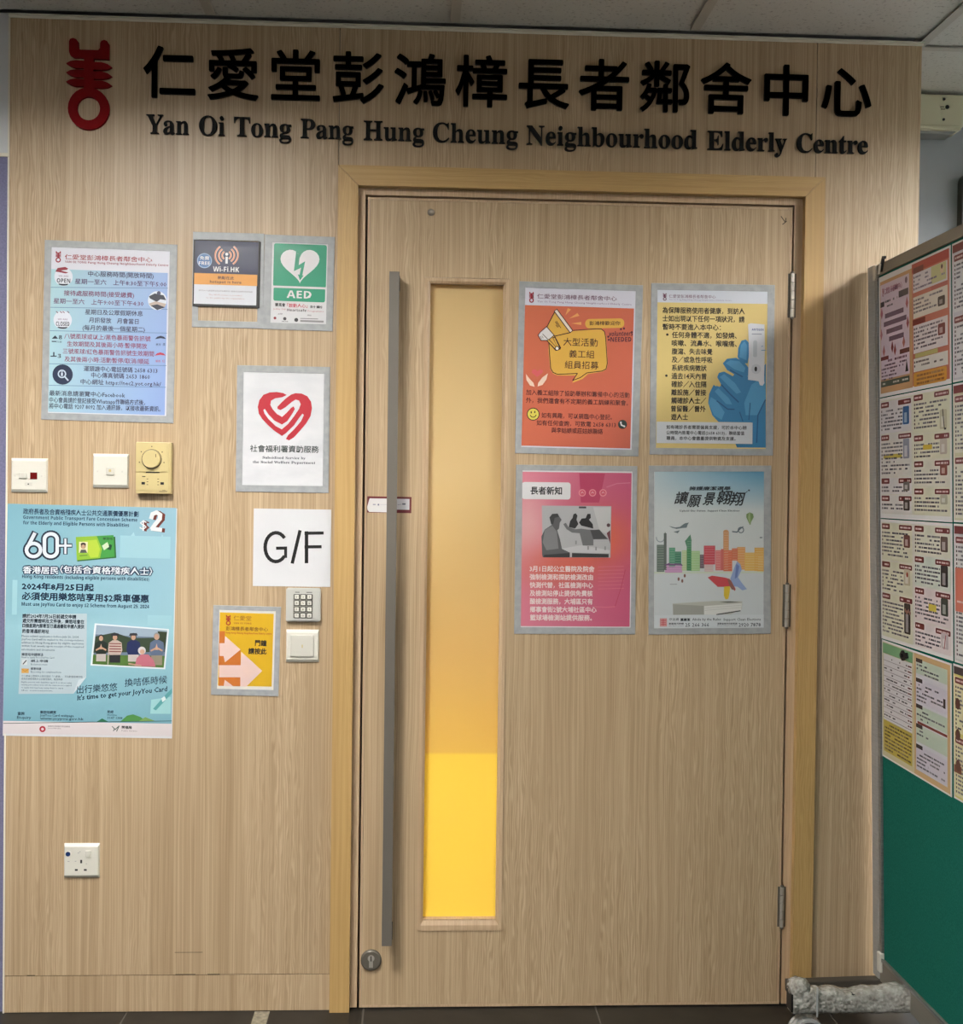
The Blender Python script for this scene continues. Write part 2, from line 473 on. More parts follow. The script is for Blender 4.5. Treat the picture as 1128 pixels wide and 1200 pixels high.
    def emblem(s, a, b, w, h, col, layer=4):
        for P in emblem_outlines():
            s._poly([s.m(a + (x - .5) * w, b + (z - .5) * h) for x, z in P], col, layer)
    def build(s, parent, shapes='print', letters='lettering'):
        for nm, T in ((shapes, s.sh), (letters, s.tx)):
            if not T[0]: continue
            me = bpy.data.meshes.new(nm)
            me.from_pydata(T[0], [], T[1]); me.update()
            ca = me.color_attributes.new('ink', 'FLOAT_COLOR', 'CORNER')
            for p, c in zip(me.polygons, T[2]):
                for k, li in enumerate(p.loop_indices):
                    cc = c[k % len(c)] if isinstance(c, list) else c
                    ca.data[li].color = (*s2l(cc), 1)
            me.materials.append(M['ink'])
            o = bpy.data.objects.new(nm, me); link(o, parent)

def emblem_outlines():
    """charity emblem in a 0..1 box (b down): horned bar, stem, three leaf pairs, ring"""
    def q(x, y): return ((x - 160) / 470.0, (y - 140) / 920.0)
    out = []
    out.append([q(*p) for p in ((190, 175), (200, 150), (230, 140), (262, 150), (283, 175), (287, 235), (305, 255), (490, 255), (508, 235), (510, 185), (522, 160), (552, 150), (580, 160), (600, 190), (600, 345), (240, 337), (205, 315), (190, 280))])
    out.append([q(*p) for p in ((345, 320), (445, 320), (445, 690), (345, 690))])
    for k, y in enumerate((400, 492, 585)):
        out.append([q(*p) for p in ((160, y - 3), (205, y - 28), (260, y - 37), (350, y - 34), (352, y + 40), (260, y + 41), (205, y + 26))])
        y += 14
        out.append([q(*p) for p in ((632, y + 8), (590, y + 30), (530, y + 39), (440, y + 40), (440, y - 38), (530, y - 37), (590, y - 20))])
    n = 28
    for i in range(n):
        t0, t1 = 2 * PI * i / n, 2 * PI * (i + 1) / n
        out.append([q(395 + r * math.cos(t), 847 + r * 1.0 * math.sin(t)) for r, t in ((118, t0), (213, t0), (213, t1), (118, t1))])
    return out

# ------------------------------------------------------------------ the setting
WX = 2.279      # right end of the panelled wall
CZ = 2.473      # ceiling grid height
DFX0, DFX1, DFZ = 0.805, 2.031, 2.118   # outside of the architrave

wall = empty('wall_front', (0, 0, 0), kind='structure')
obox('backing', 'gap', wall, 0.002, DFX0 + 0.03, 0.018, 0.09, 0, 2.458)
obox('backing', 'gap', wall, DFX0 + 0.03, DFX1 - 0.03, 0.018, 0.09, DFZ - 0.03, 2.458)
obox('backing', 'gap', wall, DFX1 - 0.03, WX - 0.002, 0.018, 0.09, 0, 2.458)
G = 0.0008
obox('panel', 'wood', wall, 0.0, DFX0 - G, 0, 0.018, 0.0935, 2.46, bev=0.0006)
obox('panel', 'wood', wall, 0.0, DFX0 - G, 0.0005, 0.018, 0.001, 0.092, bev=0.0006)
obox('panel', 'wood', wall, DFX0 + G, 2.0085, 0, 0.018, DFZ - 0.02, 2.46, bev=0.0006)
obox('panel', 'wood', wall, 2.010, WX, 0, 0.018, 0.0, 2.46, bev=0.0006)
obox('end_panel', 'wood', wall, WX - 0.012, WX, 0.0182, 0.46, 0.0, 2.46)
# small scuffs near the floor
bm = bmesh.new()
box(bm, 0.418, 0.487, -0.0004, 0, 0.1490, 0.1502)
for x0, x1, z in ((0.055, 0.075, 0.0938), (0.42, 0.47, 0.0938), (0.50, 0.53, 0.0936)):
    box(bm, x0, x1, -0.0004, 0.001, z - 0.001, z + 0.0012)
mesh_obj('scuff', bm, 'brass_dk', wall)

wl = empty('wall_left', (-0.5, 0.01, 0), kind='structure')
def rel(o, x0, x1, y0, y1, z0, z1, name, mat, par, bev=0.0):
    return obox(name, mat, par, x0 - o[0], x1 - o[0], y0 - o[1], y1 - o[1], z0 - o[2], z1 - o[2], bev=bev)
rel((-0.5, 0.01, 0), -2.2, -0.004, 0.012, 0.06, 2.13, 2.475, 'upper_panel', 'white_wall', wl)
rel((-0.5, 0.01, 0), -2.2, -0.006, 0.010, 0.06, 0.0, 2.122, 'fabric_panel', 'purple', wl)
rel((-0.5, 0.01, 0), -2.2, -0.006, 0.006, 0.012, 2.122, 2.131, 'ledge', 'angle', wl)
obox('trim_1', 'angle', None, -0.004, -0.0002, -0.001, 0.018, 0.0, 2.459)['kind'] = 'structure'
# wall angle under the ceiling
bm = bmesh.new(); box(bm, -0.003, WX + 0.003, -0.003, 0.0, 2.4595, 2.4655); box(bm, -0.003, WX + 0.003, -0.010, 0.0, 2.4655, 2.4675)
mesh_obj('trim_2', bm, 'angle')['kind'] = 'structure'

# far wall and side walls
FY = 0.46
o = obox('wall_passage', 'grey_wall', None, WX, 4.6, FY, FY + 0.05, 0, 2.6); o['kind'] = 'structure'
o = obox('wall_right', 'lobby', None, 4.55, 4.6, -4.6, FY, 0, 2.6); o['kind'] = 'structure'
o = obox('wall_back', 'lobby', None, -2.2, 4.6, -4.65, -4.6, 0, 2.6); o['kind'] = 'structure'
o = obox('wall_side', 'lobby', None, -2.25, -2.2, -4.65, 0.06, 0, 2.6); o['kind'] = 'structure'
# the room behind the door
bm = bmesh.new()
box(bm, 0.3, WX - 0.02, 1.5, 1.55, 0, 2.45); box(bm, 0.25, 0.3, 0.09, 1.55, 0, 2.45); box(bm, WX - 0.03, WX - 0.013, 0.4601, 1.55, 0, 2.45); box(bm, 0.25, WX - 0.013, 0.09, 1.55, 2.44, 2.455)
o = mesh_obj('wall_inner_room', bm, 'warm_wall'); o['kind'] = 'structure'

# floor: tiles proud of the grout
fl = empty('floor', (0, 0, 0), kind='structure')
obox('grout', 'grout', fl, -2.2, 4.6, -4.6, 1.5, -0.02, -0.0025)
fx0 = 0.3005; P = 0.5895
tile_me = None
for i in range(-5, 8):
    for j in range(0, 10):
        x = fx0 + P * i; y = 0.42 - P * (j + 1)
        if x > 4.5 or x + P < -2.2: continue
        if tile_me is None:
            bm = bmesh.new(); box(bm, 0.002, P - 0.002, 0.002, P - 0.002, -0.012, 0, bev=0.0008)
            tile_me = mesh_obj('tile', bm, 'floor', fl, loc=(x, y, 0)); continue
        t = tile_me.copy(); t.location = (x, y, 0); COL.objects.link(t); t.parent = fl

# ceiling: exposed tee grid with mineral tiles dropped in
ce = empty('ceiling', (0, 0, CZ), kind='structure')
T0 = 0.4899; Y0 = 0.055
lights = {(-1, 2): 'l', (4, 2): 'r', (-1, 5): 'b', (3, 5): 'b', (5, 1): 'p'}  # the b panels are unseen fill, added for ambient light
def tees(bm, x0, x1, y0, y1):
    box(bm, x0, x1, y0, y1, 0.0, 0.002)
    if x1 - x0 < y1 - y0: box(bm, (x0 + x1) / 2 - .001, (x0 + x1) / 2 + .001, y0, y1, 0.002, 0.03)
for i in range(-4, 8):
    x = T0 + 0.6 * i
    y1 = FY if x > WX - 0.1 else 0.0
    bm = bmesh.new(); tees(bm, x - 0.012, x + 0.012, -4.6, y1 if x > WX - 0.1 else -0.0225); mesh_obj('main_tee', bm, 'tee', ce)
    for j in range(0, 9):
        y = Y0 - 0.6 * j
        if y > 0 and x < WX - 0.1: continue
        bm = bmesh.new(); box(bm, x + 0.012, x + 0.588, y - 0.012, y + 0.012, 0, 0.002); mesh_obj('cross_tee', bm, 'tee', ce)
bm = bmesh.new(); box(bm, 0.004, 0.596, 0.004, 0.596, 0.008, 0.022); tproto = None
for i in range(-5, 8):
    for j in range(-1, 8):
        if (i, j) in lights: continue
        x = T0 + 0.6 * i; y = Y0 - 0.6 * (j + 1)
        if j == -1 and i < 3: continue
        w = 0.404 if j == -1 else 0.596
        if tproto is None:
            tproto = mesh_obj('ceiling_tile', bm, 'ceil', ce, loc=(x, y, 0)); continue
        if j == -1:
            bm2 = bmesh.new(); box(bm2, 0.004, 0.596, 0.004, 0.4, 0.008, 0.022); t = mesh_obj('ceiling_tile', bm2, 'ceil', ce, loc=(x, y, 0))
            continue
        if j == 0 and i < 3:   # cut tiles that meet the panelled wall
            bm2 = bmesh.new(); box(bm2, 0.004, 0.596, 0.004, 0.544, 0.0065, 0.022)
            t = mesh_obj('ceiling_tile', bm2, 'ceil', ce, loc=(x, y, 0)); continue
        t = tproto.copy(); COL.objects.link(t); t.parent = ce; t.location = (x, y, 0)
obox('soffit_board', 'white_wall', ce, -2.2, 4.6, -4.65, FY + 0.05, 0.18, 0.2)
for n_, ((i, j), k) in enumerate(lights.items()):
    x = T0 + 0.6 * i; y = Y0 - 0.6 * (j + 1)
    r = empty('ceiling_light', (x + .3, y + .3, CZ), {'l': 'square recessed ceiling light panel in front of the left notices', 'r': 'square recessed ceiling light panel above the green notice board', 'p': 'square recessed ceiling light panel over the passage beyond the notice board', 'b': 'square recessed ceiling light panel behind the viewer, %s side' % ('left' if i < 0 else 'right')}[k], 'light', 'recessed ceiling lights')
    bm = bmesh.new()
    for a in ((-.296, .296, -.296, -.28), (-.296, .296, .28, .296), (-.296, -.28, -.28, .28), (.28, .296, -.28, .28)): box(bm, *a, 0.003, 0.12)
    mesh_obj('frame', bm, 'trough', r)
    obox('diffuser', 'light_' + k, r, -.28, .28, -.28, .28, 0.105, 0.113)

# door surround
tr_ = empty('trim_3', ((DFX0 + DFX1) / 2, 0, 0), kind='structure')
cx_ = (DFX0 + DFX1) / 2
IX0, IX1, IZ = 0.8546, 1.981, 2.068
AF = -0.014
bm = bmesh.new(); prism(bm, [(DFX0 - cx_, 0), (IX0 - cx_, 0), (IX0 - cx_, IZ), (DFX0 - cx_, DFZ)], AF, 0.06); mesh_obj('jamb', bm, 'honey', tr_)
bm = bmesh.new(); prism(bm, [(IX1 - cx_, 0.0), (DFX1 - cx_, 0.0), (DFX1 - cx_, DFZ), (IX1 - cx_, IZ)], AF, 0.06); mesh_obj('jamb', bm, 'honey', tr_)
bm = bmesh.new(); prism(bm, [(IX0 - cx_ + .0006, IZ + .0006), (IX1 - cx_ - .0006, IZ + .0006), (DFX1 - cx_ - .0006, DFZ), (DFX0 - cx_ + .0006, DFZ)], AF, 0.06); mesh_obj('head', bm, 'honey_h', tr_)
LX0, LX1, LZ = 0.8726, 1.9600, 2.0508
obox('lining', 'lipping', tr_, IX0 - cx_, LX0 - cx_, 0.008, 0.06, 0.004, LZ)
obox('lining', 'lipping', tr_, LX1 - cx_, IX1 - cx_, 0.008, 0.06, 0.004, LZ)
obox('lining', 'lipping', tr_, IX0 - cx_, IX1 - cx_, 0.008, 0.06, LZ, IZ)
bm = bmesh.new(); box(bm, IX0 - cx_, IX0 + 0.035 - cx_, 0.0605, 0.09, 0, IZ); box(bm, IX1 - 0.035 - cx_, IX1 - cx_, 0.0605, 0.09, 0, IZ); box(bm, IX0 - cx_, IX1 - cx_, 0.0605, 0.09, IZ - 0.035, IZ)
mesh_obj('door_stop', bm, 'gap', tr_)

# ------------------------------------------------------------------ door leaf
DX0, DX1, DZ0, DZ1 = 0.8783, 1.9546, 0.004, 2.0450
GX0, GX1, GZ0, GZ1 = 1.037, 1.2215, 0.2235, 1.8335
DY = 0.008
door = empty('door_1', (DX1, DY, 0), kind='structure')
def d(x0, x1, y0, y1, z0, z1, name, mat, par=None, bev=0.0, loc=None):
    return obox(name, mat, par or door, x0 - DX1, x1 - DX1, y0 - DY, y1 - DY, z0, z1, bev=bev)
bm = bmesh.new()
e = 0.006
for a in ((DX0 + e, GX0 - .015, DZ0 + e, DZ1 - e), (GX1 + .015, DX1 - e, DZ0 + e, DZ1 - e), (GX0 - .015, GX1 + .015, DZ0 + e, GZ0 - .023), (GX0 - .015, GX1 + .015, GZ1 + .015, DZ1 - e)):
    box(bm, a[0] - DX1, a[1] - DX1, 0, 0.045, a[2], a[3])
bmesh.ops.remove_doubles(bm, verts=bm.verts, dist=1e-5)
mesh_obj('leaf', bm, 'wood_door', door)
bm = bmesh.new()
for a in ((DX0, DX0 + e - .0006, DZ0, DZ1), (DX1 - e + .0006, DX1, DZ0, DZ1), (DX0 + e, DX1 - e, DZ0, DZ0 + e - .0006), (DX0 + e, DX1 - e, DZ1 - e + .0006, DZ1)):
    box(bm, a[0] - DX1, a[1] - DX1, -0.0006, 0.045, a[2], a[3])
mesh_obj('lipping', bm, 'lipping', door)
# glazing bead round the vision panel
ox0, ox1, oz0, oz1 = GX0 - .0148, GX1 + .0148, GZ0 - .0245, GZ1 + .0135
bead = empty('glazing_bead', (0, 0, 0)); bead.parent = door
def beadpiece(pts, mat):
    bm = bmesh.new()
    A = [bm.verts.new((p[0] - DX1, p[2], p[1])) for p in pts]
    bm.faces.new(A)
    return bm
def bar4(o0, o1, i1, i0, nm):
    """one mitred bead: outer edge o0-o1 proud, sloping in to the inner edge i0-i1"""
    bm = bmesh.new()
    def v(p, y): return bm.verts.new((p[0] - DX1, y, p[1]))
    a, b_, c, d_ = v(o0, -0.003), v(o1, -0.003), v(i1, 0.0015), v(i0, 0.0015)
    m0 = v((o0[0] * .45 + i0[0] * .55, o0[1] * .45 + i0[1] * .55), -0.003); m1 = v((o1[0] * .45 + i1[0] * .55, o1[1] * .45 + i1[1] * .55), -0.003)
    a2, b2, c2, d2 = v(o0, 0.02), v(o1, 0.02), v(i1, 0.02), v(i0, 0.02)
    for f in ((a, b_, m1, m0), (m0, m1, c, d_), (a, a2, b2, b_), (d_, c, c2, d2), (a2, d2, c2, b2), (a, m0, d_, d2, a2), (b_, b2, c2, c, m1)): bm.faces.new(f)
    mesh_obj(nm, bm, 'lipping', bead)
bar4((ox0, oz0), (ox0, oz1), (GX0, GZ1), (GX0, GZ0), 'bead')
bar4((ox1, oz1), (ox1, oz0), (GX1, GZ0), (GX1, GZ1), 'bead')
bar4((ox0, oz1), (ox1, oz1), (GX1, GZ1), (GX0, GZ1), 'bead')
bar4((ox1, oz0), (ox0, oz0), (GX0, GZ0), (GX1, GZ0), 'bead')
obox('sill_bead', 'lipping', door, GX0 - DX1, GX1 - DX1, 0.001, 0.02, GZ0, GZ0 + 0.004)
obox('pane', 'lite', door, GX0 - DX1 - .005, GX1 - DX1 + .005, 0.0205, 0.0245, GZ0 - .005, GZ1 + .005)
bm = bmesh.new()
for a in ((GX0 - .03, GX0 + .002, GZ0 - .03, GZ1 + .03), (GX1 - .002, GX1 + .03, GZ0 - .03, GZ1 + .03), (GX0 - .03, GX1 + .03, GZ0 - .03, GZ0 + .002), (GX0 - .03, GX1 + .03, GZ1 - .002, GZ1 + .03)):
    box(bm, a[0] - DX1, a[1] - DX1, .0455, .052, a[2], a[3])
mesh_obj('rear_bead', bm, 'wood_door', door)  # ring added behind the pane to block lamp light leaking past it
# pull handle
hd = empty('pull_handle', (0.9475 - DX1, -0.045, 1.0)); hd.parent = door
bm = bmesh.new(); box(bm, -0.0125, 0.0125, -0.006, 0.006, -0.822, 0.852, bev=0.001); mesh_obj('grip', bm, 'handle', hd)
for z in (0.832, -0.79):
    bm = bmesh.new(); box(bm, -0.002, 0.0135, 0.006, 0.045, z - .02, z + .012); mesh_obj('standoff', bm, 'dark', hd)
# lock rosette
lk = empty('lock', (0.9077 - DX1, 0, 0.1255)); lk.parent = door
bm = bmesh.new(); cyl(bm, (0, 0, 0), (0, -0.006, 0), 0.0262, 32); cyl(bm, (0, -0.006, 0), (0, -0.009, 0), 0.0262, 32, r2=0.0225); mesh_obj('rosette', bm, 'steel_dk', lk, smooth=False)
bm = bmesh.new(); cyl(bm, (0, -0.009, 0.006), (0, -0.0105, 0.006), 0.0085, 20); box(bm, -0.005, 0.005, -0.0105, -0.009, -0.017, 0.002); mesh_obj('cylinder', bm, 'steel', lk)
bm = bmesh.new(); box(bm, -0.0013, 0.0013, -0.0112, -0.0105, -0.0005, 0.0125); mesh_obj('keyhole', bm, 'dark', lk)
# viewer
bm = bmesh.new(); cyl(bm, (1.0363 - DX1, 0, 2.0105), (1.0363 - DX1, -0.006, 2.0105), 0.009, 20, r2=0.007); bmesh.ops.create_uvsphere(bm, u_segments=14, v_segments=8, radius=0.0065, matrix=Matrix.Translation((1.0363 - DX1, -0.006, 2.0105)))
mesh_obj('door_stud', bm, 'steel', door, smooth=True)
# scribble left by a pen near the top hinge corner
bm = bmesh.new()
for (x0, z0, x1, z1) in ((1.925, 2.022, 1.937, 2.006), (1.937, 2.006, 1.938, 2.018), (1.929, 2.001, 1.940, 2.010)):
    dx, dz = x1 - x0, z1 - z0; l = math.hypot(dx, dz); nx, nz = -dz / l * .0011, dx / l * .0011
    bm.faces.new([bm.verts.new((x - DX1, -0.0004, z)) for x, z in ((x0 + nx, z0 + nz), (x1 + nx, z1 + nz), (x1 - nx, z1 - nz), (x0 - nx, z0 - nz))])
mesh_obj('pen_mark', bm, 'brass_dk', door)
for z0, z1 in ((1.765, 1.877), (0.976, 1.085), (0.2044, 0.3078)):
    hg = empty('hinge', (1.9565 - DX1, -0.004, (z0 + z1) / 2)); hg.parent = door
    hl = (z1 - z0) / 2
    for k in range(5):
        a = -hl + (z1 - z0) * k / 5
        bm = bmesh.new(); cyl(bm, (0, 0, a + .0007), (0, 0, a + (z1 - z0) / 5 - .0007), 0.0056, 16); mesh_obj('knuckle', bm, 'steel', hg, smooth=False)
    bm = bmesh.new(); cyl(bm, (0, 0, hl), (0, 0, hl + .004), 0.0045, 12); cyl(bm, (0, 0, -hl - .004), (0, 0, -hl), 0.0045, 12); mesh_obj('pin', bm, 'steel_dk', hg)
    bm = bmesh.new(); box(bm, -0.0105, -0.004, 0.0028, 0.0038, -hl, hl); box(bm, 0.004, 0.0105, 0.0028, 0.0038, -hl, hl); mesh_obj('plate', bm, 'steel_dk', hg)

# unseen lamp added in the room behind, low down, so that the film glows more near the foot
gl_ = empty('standing_lamp', (1.13, 0.62, 0.0), 'low warm lamp standing in the room behind the door', 'lamp')
bm = bmesh.new(); cyl(bm, (0, 0, 0), (0, 0, 0.02), 0.1, 24); cyl(bm, (0, 0, 0.02), (0, 0, 0.3), 0.012, 12); mesh_obj('base', bm, 'steel_dk', gl_)
bm = bmesh.new(); cyl(bm, (0, 0, 0.3), (0, 0, 0.5), 0.12, 24, r2=0.09); mesh_obj('shade', bm, 'glow', gl_)

# ------------------------------------------------------------------ raised sign
em = empty('wall_emblem', (0.193, 0, 2.19), 'dark red raised emblem with leaves and ring left of the black sign', 'emblem')
bm = bmesh.new()
for q_, P_ in enumerate(emblem_outlines()):
    prism(bm, [((x - .5) * 0.1105, (1 - y) * 0.2225 - 0.001) for x, y in P_], -0.010 - .00006 * (q_ % 5), -0.0002)
mesh_obj('raised_emblem', bm, 'red_acrylic', em)
cs = empty('wall_sign', (1.236, 0, 2.27), 'raised black Chinese characters of the centre name above the door', 'sign', 'raised lettering of the centre name')
for k, ch in enumerate('仁愛堂彭鴻樟長者鄰舍中心'):
    V, F, W = layout(ch, 0.0, 4)
    V2, F2, _ = layout(ch, 0.013, 4)
    x0, x1 = _w(V2); cxx = 0.389 + (2.083 - 0.389) * k / 11 - 1.236
    zs = [v[1] for v in V2]; z0, z1 = min(zs), max(zs)
    emw = 0.1345
    bm = solid_glyph(V2, F2, lambda v: (cxx + (v[0] - 0.5) * emw, 2.335 - 2.27 + (v[1] - 0.372) * emw), -0.010, -0.0002)
    mesh_obj('character', bm, 'acrylic', cs)
es = empty('wall_sign', (1.236, 0, 2.18), 'raised black English serif lettering of the centre name above the door', 'sign', 'raised lettering of the centre name')
WORDS = ('Yan', 'Oi', 'Tong', 'Pang', 'Hung', 'Cheung', 'Neighbourhood', 'Elderly', 'Centre')
WXS = ((0.3323, 0.4363), (0.4613, 0.5239), (0.5469, 0.6874), (0.7105, 0.8411), (0.8665, 1.0169), (1.0381, 1.2514), (1.2728, 1.704), (1.7301, 1.9329), (1.9591, 2.1414))
for wd, (wx0, wx1) in zip(WORDS, WXS):
    t = serif(wd)
    V, F, W = layout(t, 0.0, 3); a0, a1 = _w(V); k = (wx1 - wx0) / (a1 - a0)
    x = 0.0
    zb = 2.1845 - 0.003 * (wx0 - .33) / 1.8 - 2.18
    for c0, c in zip(wd, t):
        gv, gf, adv = glyph(c, 3)
        emz = 0.0690
        bm = solid_glyph(gv, gf, lambda v: (wx0 - 1.236 + (x + v[0] - a0) * k, zb + v[1] * emz), -0.008, -0.0002)
        mesh_obj('letter', bm, 'acrylic', es)
        x += adv
# ------------------------------------------------------------------ notices
RED = (158, 22, 44); NAVY = (22, 28, 56); WHITE = (232, 232, 234); INK = (40, 38, 42); PURP = (120, 52, 92)
CNAME = '仁愛堂彭鴻樟長者鄰舍中心'
ENAME = 'Yan Oi Tong Pang Hung Cheung Neighbourhood Elderly Centre'

def sheet_root(name, cx, cz, tilt, label, cat, group=None, y=0.0):
    return empty(name, (cx, y, cz), label, cat, group, rot=(0, math.radians(tilt), 0))

def sleeve(root, w, h, ow, oh, ox=0.0, oz=0.0, y=0.0, t=0.0022):
    """magnetic display sleeve: a bevelled rim round an opening"""
    bm = bmesh.new()
    O = rrect(0, 0, w, h, 0.002, 2); 
    def ring(W, H, X, Z, yy): return [bm.verts.new((X + sx_ * W / 2, yy, Z + sz_ * H / 2)) for sx_, sz_ in ((-1, -1), (1, -1), (1, 1), (-1, 1))]
    A = ring(w, h, 0, 0, y); B = ring(w, h, 0, 0, y - t * .6); C_ = ring(w - .0012, h - .0012, 0, 0, y - t)
    D = ring(ow + .001, oh + .001, ox, oz, y - t); E_ = ring(ow, oh, ox, oz, y - t * .6); F = ring(ow, oh, ox, oz, y)
    for P_, Q_ in ((A, B), (B, C_), (C_, D), (D, E_), (E_, F), (F, A)):
        for i in range(4): bm.faces.new((P_[i], P_[(i + 1) % 4], Q_[(i + 1) % 4], Q_[i]))
    return mesh_obj('sleeve_rim', bm, 'silver', root)

def paper(root, w, h, ox=0.0, oz=0.0, y=-0.0003, t=0.0005, mat='paper', name='paper'):
    bm = bmesh.new(); box(bm, -w / 2, w / 2, -t, 0, -h / 2, h / 2)
    return mesh_obj(name, bm, mat, root, loc=(ox, y, oz))

def framed(name, C_, S, tilt, PC, PS, label, cat, group=None, y=0.0, mat='paper'):
    """sleeve centred at C_ of size S holding a sheet centred at PC of size PS"""
    r = sheet_root(name, C_[0], C_[1], tilt, label, cat, group, y)
    ox, oz = PC[0] - C_[0], PC[1] - C_[1]
    sleeve(r, S[0], S[1], PS[0], PS[1], ox, oz)
    p = paper(r, PS[0] + .008, PS[1] + .008, ox, oz, y=-0.0002, t=0.0006, mat=mat)
    return r, p
PY = -0.0008   # first ink layer sits on the sheet's face

def lerp(a, b, t):
    t = max(0, min(1, t)); return tuple(a[i] + (b[i] - a[i]) * t for i in range(3))

# --- opening hours notice -------------------------------------------------
r, p = framed('notice_sign', (.2454, 1.6949), (.3228, .4422), .8, (.2448, 1.6953), (.2880, .4075), 'pale blue opening hours notice in a silver sleeve, above the wall switches', 'notice')
A = Art(.2880, .4075, (100, 100), (822, 130), (98, 1112), PY)
A.full((222, 222, 232), 1)
bg = lambda u, v: lerp(lerp((176, 214, 222), (150, 176, 224), u), lerp((178, 216, 228), (146, 172, 226), u), v)
A.grad(97, 248, 812, 1122, bg, 2)
A.emblem(142, 160, 36, 70, RED)
A.text(CNAME, 182, 716, 172, 30, RED, bold=.008)
A.text(sansb(ENAME.upper()[:11] + ENAME[11:]), 182, 815, 203, 13, (150, 60, 84), bold=0)
T_ = (60, 50, 84)
for t, a0, a1, b, c in (('中心服務時間(開放時間)', 325, 727, 273, T_), ('星期一至六　上午8:30至下午5:00', 246, 806, 322, (84, 50, 100)),
                        ('接待處服務時間(接受繳費)', 180, 610, 390, PURP), ('星期一至六　上午9:00至下午4:30', 118, 668, 440, (110, 70, 110)),
                        ('星期日及公眾假期休息', 312, 665, 505, T_), ('月訊發放　月會當日', 336, 640, 554, T_), ('(每月的最後一個星期二)', 297, 680, 602, T_),
                        ('八號風球或以上/黑色暴雨警告訊號', 188, 715, 656, (142, 60, 96)), ('生效期間及其後兩小時:暫停開放', 206, 695, 702, (142, 60, 96)),
                        ('三號風球/紅色暴雨警告訊號生效期間', 180, 738, 748, (142, 60, 96)), ('及其後兩小時:活動暫停/取消/順延', 192, 710, 796, (142, 60, 96)),
                        ('運頭塘中心電話號碼 2658 6313', 310, 762, 854, T_), ('中心傳真號碼 2653 1860', 356, 716, 893, T_), ('中心網址 https://nec2.yot.org.hk/', 292, 785, 935, T_),
                        ('最新消息請瀏覽中心Facebook', 103, 566, 1002, (44, 42, 70)), ('中心會員請於登記接受Whatsapp作聯絡方式後，', 103, 690, 1046, (44, 42, 70)),
                        ('將中心電話 9207 8092 加入通訊錄，以接收最新資訊。', 103, 785, 1085, (44, 42, 70))):
    A.text(t, a0, a1, b, 31, c, bold=.014)
for b0, b1 in ((346, 356), (468, 486), (611, 632), (813, 832), (945, 965)):
    A.line([(99, b0), (815, b1)], 3, (90, 122, 160), 3)
for cy, word in ((282, 'OPEN'), (546, 'CLOSED')):
    A.circ(176, cy, 56, (226, 228, 238), 3)
    A.circ(176, cy + 44, 30, (40, 44, 60), 4, rb=10)
    A.circ(176, cy + 36, 40, (226, 228, 238), 5, rb=8)
    A.text(sansb(word), 136, 218, cy + 24, 26, (50, 46, 62), 6)
    A.text(sansb('WE ARE'), 146, 206, cy - 4, 10, (170, 150, 170), 6)
A.poly([(126, 250), (140, 228), (185, 222), (204, 232), (196, 240), (160, 244), (205, 256), (190, 262), (150, 254)], (150, 44, 60), 5)
for x in (136, 160, 176, 204): A.line([(x, 494), (x + 10, 502)], 5, (130, 80, 100), 5)
A.circ(752, 432, 58, (216, 222, 232), 3)
A.poly([(700, 405), (735, 388), (790, 400), (806, 430), (770, 424), (748, 440), (706, 418)], (44, 46, 62), 4)
A.poly([(700, 450), (740, 436), (806, 452), (796, 474), (752, 462), (718, 470)], (190, 172, 160), 4)
A.poly([(712, 462), (752, 455), (800, 474), (752, 490)], (52, 54, 70), 5)
A.circ(760, 386, 12, (60, 60, 90), 5)
# signal marks and umbrellas
A.poly([(112, 660), (132, 640), (150, 660)], (30, 36, 60), 4); A.rect(112, 674, 140, 680, (30, 36, 60), 4); A.text(sansb('8'), 154, 174, 652, 24, (30, 36, 60))
A.poly([(106, 770), (106, 764), (122, 764), (122, 742), (130, 742), (130, 764), (144, 764), (144, 770)], (30, 36, 60), 4); A.text(sansb('3'), 150, 170, 766, 24, (30, 36, 60))
A.text('烈風', 142, 174, 680, 12, (60, 66, 90))
for cy, c in ((668, (34, 44, 72)), (770, (190, 60, 84))):
    A.poly([(742, cy), (756, cy - 14), (776, cy - 20), (796, cy - 14), (810, cy), (776, cy - 5)], c, 4)
    A.text('暴雨', 748, 778, cy + 34, 14, c); A.text('黑' if cy < 700 else '紅', 790, 806, cy + 34, 16, c)
A.circ(182, 880, 62, (28, 44, 76), 3)
A.circ(178, 876, 26, (200, 214, 230), 4); A.circ(178, 876, 18, (28, 44, 76), 5); A.line([(198, 896), (216, 916)], 9, (200, 214, 230), 5); A.text(sansb('i'), 172, 184, 876, 26, (210, 220, 236), 6)
A.build(p)

# --- wifi card over its sleeve --------------------------------------------
r = sheet_root('display_sleeve', .5352, 1.8284, .2, 'empty silver display sleeve behind the dark wireless hotspot card', 'frame')
sleeve(r, .1755, .2355, .1455, .200, 0, -0.001)
r = sheet_root('hotspot_sign', .5318, 1.8438, .6, 'dark blue and orange wireless hotspot card on a silver sleeve', 'sign', y=-.0024)
bm = bmesh.new(); box(bm, -.0822, .0822, -.003, 0, -.0818, .0818, bev=.0006); mesh_obj('card', bm, 'dark', r)
A = Art(.1644, .1636, (68, 98), (552, 115), (76, 574), -.0033)
A.rect(82, 112, 540, 345, (36, 42, 78), 1); A.rect(82, 345, 538, 426, (232, 160, 72), 1); A.rect(84, 426, 536, 566, (222, 224, 232), 1)
for k, rr in enumerate((32, 56, 82)):
    for t0 in (-52, 128):
        A.arc(310, 212, rr, t0, t0 + 104, 13, (238, 200, 176), 3, 10, rb=rr * .95)
        A.arc(310, 212, rr + 2, t0, t0 + 104, 5, (216, 104, 60), 4, 10, rb=rr * .95)
